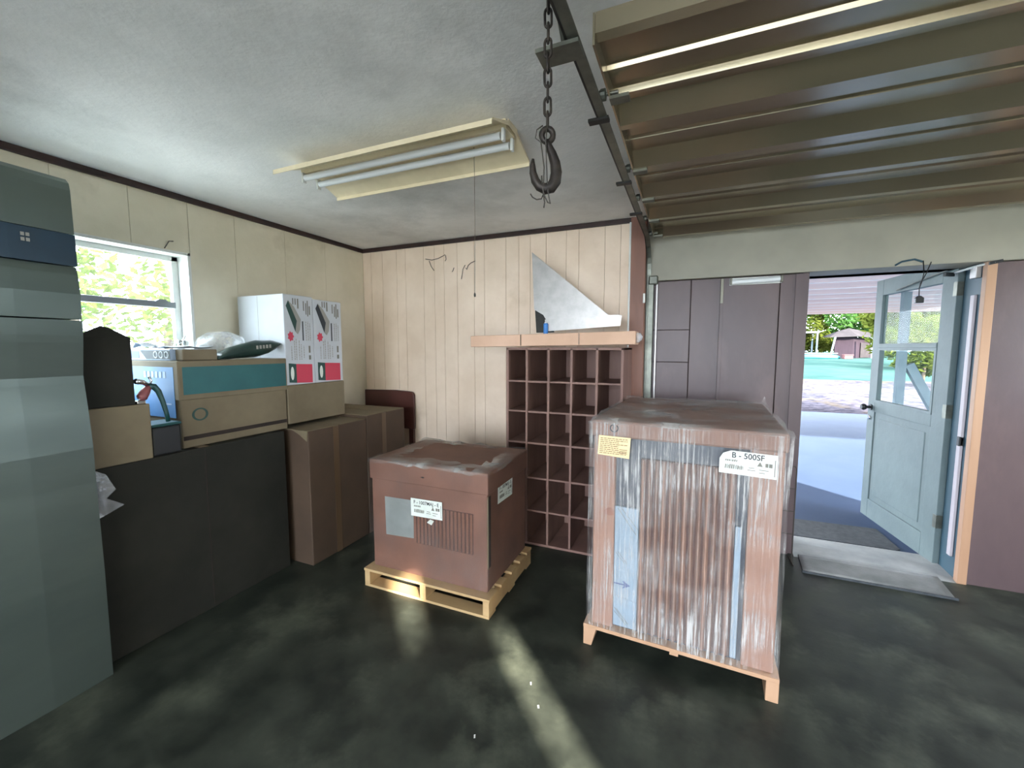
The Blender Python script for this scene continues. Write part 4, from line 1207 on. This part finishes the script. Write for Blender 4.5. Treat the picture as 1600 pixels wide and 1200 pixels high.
# mats, wire rack
mo = thing('inner_door_mat', (1.13, 3.3, 0), 'worn grey mat on the floor just inside the doorway', 'mat')
mb = MB()
nx, ny = 14, 6
top = []
for j in range(ny + 1):
    for i in range(nx + 1):
        s_, t_ = i / nx, j / ny
        xa = 0.745 + (1.495 - 0.745) * s_
        xb = 0.765 + (1.52 - 0.765) * s_
        y_ = 3.178 - 0.012 * s_ + ((3.425 + 0.01 * s_) - 3.178) * t_
        top.append((xa + (xb - xa) * t_, y_, 0.012 + 0.005 * math.sin(s_ * 5) * (1 - t_)))
W = nx + 1
mb.add(top, [(j * W + i, j * W + i + 1, (j + 1) * W + i + 1, (j + 1) * W + i) for j in range(ny) for i in range(nx)])
mm = build('mat_pile', mb, M['mat_in'], mo, smooth=True)
sm_ = mm.modifiers.new('thickness', 'SOLIDIFY')
sm_.thickness = 0.010
build('mat_edge', MB().prism([(0.738, 3.170), (1.505, 3.158), (1.505, 3.168), (0.738, 3.180)], 'z', 0.0, 0.013), M['rubber'], mo)
mo2 = thing('outer_door_mat', (1.12, 3.95, 0), 'dark grey mat on the carport slab outside the door', 'mat')
build('mat_pile', MB().prism([(0.762, 3.775), (1.44, 3.775), (1.47, 3.80), (1.45, 4.17), (0.80, 4.15), (0.762, 4.12)], 'z', 0.0, 0.012), M['rubber'], mo2, bevel=0.004)

wk = thing('wire_rack', (0.6, 3.32, 0), 'thin wire rack standing behind the wrapped unit by the doorway', 'rack')
for xx in (0.50, 0.70):
    build('upright', MB().tube([(xx, 3.30, 0.0), (xx, 3.30, 0.66), (xx - 0.012, 3.30, 0.675)], 0.0035, 6), M['wire'], wk)
for zz in (0.20, 0.36, 0.52, 0.675):
    build('rung', MB().tube([(0.50, 3.30, zz), (0.695, 3.30, zz)], 0.003, 6), M['wire'], wk)
for i, xx in enumerate((0.50, 0.70)):
    build('foot', MB().tube([(xx, 3.24, 0.004), (xx, 3.38, 0.004)], 0.004, 6), M['wire'], wk)

# bits of litter on the floor
for i, (x_, y_, lab) in enumerate([(-0.53, 1.52, 'tiny white paper scrap nearest the wrapped unit on the floor'), (-0.60, 1.62, 'tiny white paper speck farthest back on the floor'), (-0.71, 1.30, 'tiny white paper scrap nearest the camera on the floor')]):
    tag(build('paper_scrap', MB().prism([(x_, y_), (x_ + 0.006, y_ - 0.012), (x_ + 0.011, y_ - 0.009), (x_ + 0.005, y_ + 0.004)], 'z', 0.0, 0.0015), M['white'], None, base=(x_, y_, 0)), lab, 'scrap')

# ================================================================== outdoors
def ground_z(y):
    t = max(0.0, min(1.0, (y - 16.0) / 24.0))
    return -0.04 + 0.80 * t


mb = MB()
xs = [-60, -30, -12, -3.2, 3, 8, 16, 30, 60]
ys = [-30, -12, -2.8, 3.76, 8, 11.5, 16, 20, 26, 32, 40, 60, 90]
for y_ in ys:
    for x_ in xs:
        mb.v.append(Vector((x_, y_, ground_z(y_) if not (-3.3 < x_ < 2.9 and -2.7 < y_ < 3.7) else -0.15)))
W = len(xs)
for j in range(len(ys) - 1):
    for i in range(W - 1):
        mb.f.append((j * W + i, j * W + i + 1, (j + 1) * W + i + 1, (j + 1) * W + i))
struct('ground', mb, M['grass'])
struct('ground_gravel', MB().add([(-10, 11.4, -0.035), (14, 11.4, -0.035), (18, 16.0, -0.03), (18, 21.5, 0.155), (-10, 20.5, 0.125), (-10, 16, -0.03)], [(0, 1, 2, 5), (5, 2, 3, 4)]), M['gravel'])
struct('ground_bounce', MB().box(-9.0, -3.2, -6, 9, -0.1, -0.02), M['paleground'])  # unseen pale ground, added to bounce window light up to the ceiling
struct('ground_slab', MB().box(-4.0, 9.0, 3.75, 11.5, -0.14, 0.0), M['slab'])
struct('ground_rear', MB().box(-9.0, 9.0, -14.0, -2.8, -0.14, -0.01), M['rearground'])  # unseen rear ground, kept pale to bounce daylight onto the ceiling
# carport roof boards with pale battens between
cp = struct('ceiling_carport', MB().box(-3.5, 8.5, 3.76, 13.0, 2.36, 2.42), M['carportgap'])
y_ = 3.78
while y_ < 12.9:
    y1 = min(y_ + 0.73, 13.0)
    build('carport_board', MB().box(-3.5, 8.5, y_, y1 - 0.045, 2.325, 2.36), M['carport'], cp)
    if y1 < 13.0:
        build('batten', MB().box(-3.5, 8.5, y1 - 0.043, y1 - 0.002, 2.320, 2.36), M['carportgap'], cp)
    y_ += 0.73
pog = 'carport posts'
for i, (xx, lab) in enumerate([(-3.2, 'square carport post at the far left corner of the roof'), (8.2, 'square carport post at the far right corner of the roof')]):
    tag(build('carport_post', MB().box(xx, xx + 0.12, 12.6, 12.72, -0.05, 2.325), M['white'], None, bevel=0.006, base=(xx, 12.6, 0)), lab, 'post', pog)
# diagonal braced timber seen through the door glass
bpz = thing('braced_post', (3.3, 8.3, 0), 'leaning timber brace standing on the slab behind the open door', 'post')
build('brace', MB().obox((3.42, 8.3, 0.62), (0.30, 0, -0.60), (0, 0.05, 0), (0.05, 0, 0.026)), M['outpost'], bpz)
build('post', MB().box(2.98, 3.08, 8.25, 8.35, 0.0, 2.325), M['outpost'], bpz)

# unseen block added behind and to the right: keeps the low sun off the rear opening
nb = thing('sun_blocker', (3.3, -8.6, 0), 'plain pale block added behind the photographer against the low sun', 'building')
build('wall', MB().box(2.2, 4.4, -12.0, -5.2, -0.1, 5.8), M['paleground'], nb)
build('roof', MB().box(2.1, 4.5, -12.1, -5.1, 5.8, 6.0), M['shedroof'], nb)

sw = thing('sun_screen', (4.66, 0.4, 0), 'tall pale screen added outside the side window against the sun', 'screen')  # unseen panel added to keep direct sun out of the side window
build('screen_panel', MB().box(4.6, 4.72, -0.4, 1.2, -0.05, 3.3), M['paleground'], sw)
build('screen_cap', MB().box(4.57, 4.75, -0.43, 1.23, 3.3, 3.36), M['white'], sw)

# shed in the distance
sx, sy = 10.2, 38.0
zb = ground_z(38)
sh = thing('garden_shed', (11.4, 39.0, zb), 'brown boarded shed with a low grey roof beyond the lawn', 'shed')
build('front_wall', MB().box(9.95, 11.05, 38.0, 38.1, zb, 2.25), M['shedwall'], sh)
build('side_wall', MB().add([(11.05, 38.0, zb), (13.4, 39.6, zb), (13.4, 39.6, 2.0), (11.05, 38.0, 2.25), (11.0, 38.1, zb), (13.35, 39.7, zb), (13.35, 39.7, 2.0), (11.0, 38.1, 2.25)],
                            [(0, 1, 2, 3), (4, 7, 6, 5), (0, 4, 5, 1), (1, 5, 6, 2), (2, 6, 7, 3), (3, 7, 4, 0)]), M['shedwall'], sh)
build('shed_door', MB().add([(11.6, 38.30, zb + 0.05), (12.3, 38.78, zb + 0.05), (12.3, 38.78, 1.75), (11.6, 38.30, 1.85)], [(0, 1, 2, 3)]), M['shedroof'], sh)
build('roof', MB().add([(9.5, 37.6, 2.22), (11.15, 37.5, 2.28), (13.9, 39.4, 2.05), (12.6, 40.6, 2.7), (10.9, 38.6, 2.92), (10.2, 38.4, 2.7), (9.6, 40.4, 2.3)],
                       [(0, 1, 4, 5), (1, 2, 3, 4), (0, 5, 6), (5, 4, 3, 6)]), M['shedroof'], sh)
for (xx, yy, xt) in [(9.6, 37.6, 9.85), (12.0, 37.4, 11.9)]:
    build('pole', MB().tube([(xx, yy, zb), (xt, yy, 2.25)], 0.06, 8), M['outpost'], sh)
bt = thing('turquoise_boat', (8.9, 37.2, ground_z(37.2)), 'long low turquoise boat lying upturned on the grass', 'boat')
zb2 = ground_z(37.2)
hull = []
for i, t in enumerate([0, 0.12, 0.35, 0.65, 0.9, 1.0]):
    xx = 7.6 + 2.5 * t
    r_ = 0.36 * (1 - abs(2 * t - 1) ** 3) + 0.02
    hull.append([(xx, 37.2 + r_ * math.cos(a), zb2 + 0.40 * math.sin(a) * (0.4 + 0.6 * r_ / 0.38)) for a in [PI * k_ / 8 for k_ in range(9)]])
mb = MB()
for ring in hull:
    mb.v += [Vector(p) for p in ring]
for i in range(len(hull) - 1):
    for k_ in range(8):
        mb.f.append((i * 9 + k_, i * 9 + k_ + 1, (i + 1) * 9 + k_ + 1, (i + 1) * 9 + k_))
    mb.f.append((i * 9 + 8, i * 9, (i + 1) * 9, (i + 1) * 9 + 8))
build('hull', mb, M['turquoise'], bt, smooth=True)
build('keel', MB().box(7.75, 9.95, 37.18, 37.22, zb2 + 0.36, zb2 + 0.43), M['outpost'], bt)
cr_ = thing('pink_crate', (10.5, 37.0, ground_z(37)), 'small pinkish crate on the grass in front of the shed', 'crate')
zz0 = ground_z(37)
build('crate_body', MB().box(10.25, 10.75, 36.8, 37.3, zz0, zz0 + 0.30), M['pinkbox'], cr_, bevel=0.02)
build('crate_rim', MB().box(10.22, 10.78, 36.77, 37.33, zz0 + 0.26, zz0 + 0.32), M['pinkbox'], cr_, bevel=0.01)
cn = thing('distant_canopy', (8.0, 39.5, ground_z(39.5)), 'pale grey blue flat canopy on posts at the edge of the trees', 'canopy')
build('canopy_roof', MB().box(6.6, 9.2, 39.0, 40.6, 2.60, 2.72), M['outpost'], cn)
for xx, yy in ((6.7, 39.1), (9.1, 39.1), (6.7, 40.5), (9.1, 40.5)):
    build('canopy_post', MB().box(xx - 0.05, xx + 0.05, yy - 0.05, yy + 0.05, ground_z(yy), 2.60), M['outpost'], cn)


def tree(name, label, base, height, rad, n, leaf, mat, trunk_r=0.15, seed=1, crown_low=0.25, group=None, cat='tree'):
    rnd = random.Random(seed)
    t = thing(name, base, label, cat, group)
    bxx, byy, bzz = base
    top = Vector((bxx + rnd.uniform(-0.3, 0.3), byy, bzz + height * 0.8))
    build('trunk', MB().tube([(bxx, byy, bzz - 0.1), (bxx + 0.05 * rad, byy, bzz + height * 0.4), tuple(top)], [trunk_r, trunk_r * 0.7, trunk_r * 0.2], 8), M['bark'], t, smooth=True)
    clumps = []
    for _ in range(26):
        a = rnd.uniform(0, 2 * PI)
        hh = rnd.uniform(crown_low, 1.0)
        rr = rad * math.sqrt(rnd.uniform(0.05, 1)) * (1.0 - 0.55 * abs(hh - 0.5))
        clumps.append((Vector((bxx + rr * math.cos(a), byy + rr * math.sin(a), bzz + hh * height)), rad * rnd.uniform(0.22, 0.42)))
    mb = MB()
    for _ in range(n):
        c, r_ = rnd.choice(clumps)
        d = Vector((rnd.gauss(0, 1), rnd.gauss(0, 1), rnd.gauss(0, 0.8)))
        d = d.normalized() * r_ * rnd.uniform(0.6, 1.05)
        p = c + d
        if p.z < bzz + 0.05:
            continue
        ax = Vector((rnd.gauss(0, 1), rnd.gauss(0, 1), rnd.gauss(0, 0.6))).normalized()
        ay = ax.orthogonal().normalized()
        s_ = leaf * rnd.uniform(0.6, 1.3)
        mb.add([p - ax * s_, p + ay * s_ * 0.45, p + ax * s_, p - ay * s_ * 0.45], [(0, 1, 2, 3)])
    f = build('foliage', mb, mat, t)
    f['kind'] = 'stuff'
    return t


zt_ = ground_z(44)
tree('leafy_tree', 'bright green tree left of the shed beyond the lawn', (8.6, 43, zt_), 9.0, 3.6, 11000, 0.22, M['leaf3'], 0.2, 3, 0.12)
tree('leafy_tree', 'tall green tree rising directly behind the shed', (13.2, 46, zt_), 11, 4.2, 10000, 0.25, M['leaf'], 0.25, 5, 0.15)
tree('leafy_tree', 'yellow green bushy tree between the boat and the shed', (9.6, 41.5, zt_), 3.6, 1.5, 3500, 0.16, M['leaf2'], 0.1, 8, 0.1)
tree('leafy_tree', 'dark green tree at the far left of the doorway view', (4.5, 45, zt_), 10, 4.0, 5000, 0.25, M['leaf'], 0.25, 13, 0.1)
tree('leafy_tree', 'pale green tree far right beyond the shed roof', (19.5, 48, zt_), 11, 4.5, 5000, 0.25, M['leafpale'], 0.25, 17, 0.1)
tree('leafy_tree', 'large green tree beyond the right end of the carport', (26.0, 46, zt_), 12, 5.0, 5000, 0.28, M['leaf3'], 0.3, 19, 0.1)
tree('round_shrub', 'yellow green shrub seen through the door glass', (7.75, 19.5, 0.1), 2.5, 1.0, 4000, 0.09, M['leaf2'], 0.06, 23, 0.12, cat='shrub')
tree('leafy_tree', 'pale yellow green tree behind the shrub in the door glass', (11.6, 28, 0.3), 6.0, 3.0, 9000, 0.18, M['leaf2'], 0.12, 29, 0.1)
# outside the window
tree('leafy_tree', 'sunlit pale tree filling the window view', (-9.6, 3.6, -0.05), 5.6, 2.6, 2600, 0.10, M['leafpale'], 0.12, 31, 0.12)
tree('leafy_tree', 'green shrub at the left side of the window view', (-8.6, 1.9, -0.05), 3.2, 1.3, 4000, 0.09, M['leaf3'], 0.08, 37, 0.12)
tree('leafy_tree', 'pale leafy tree behind the window shrub', (-12.5, 6.5, -0.05), 6.5, 3.0, 1800, 0.12, M['leafpale'], 0.12, 41, 0.1)
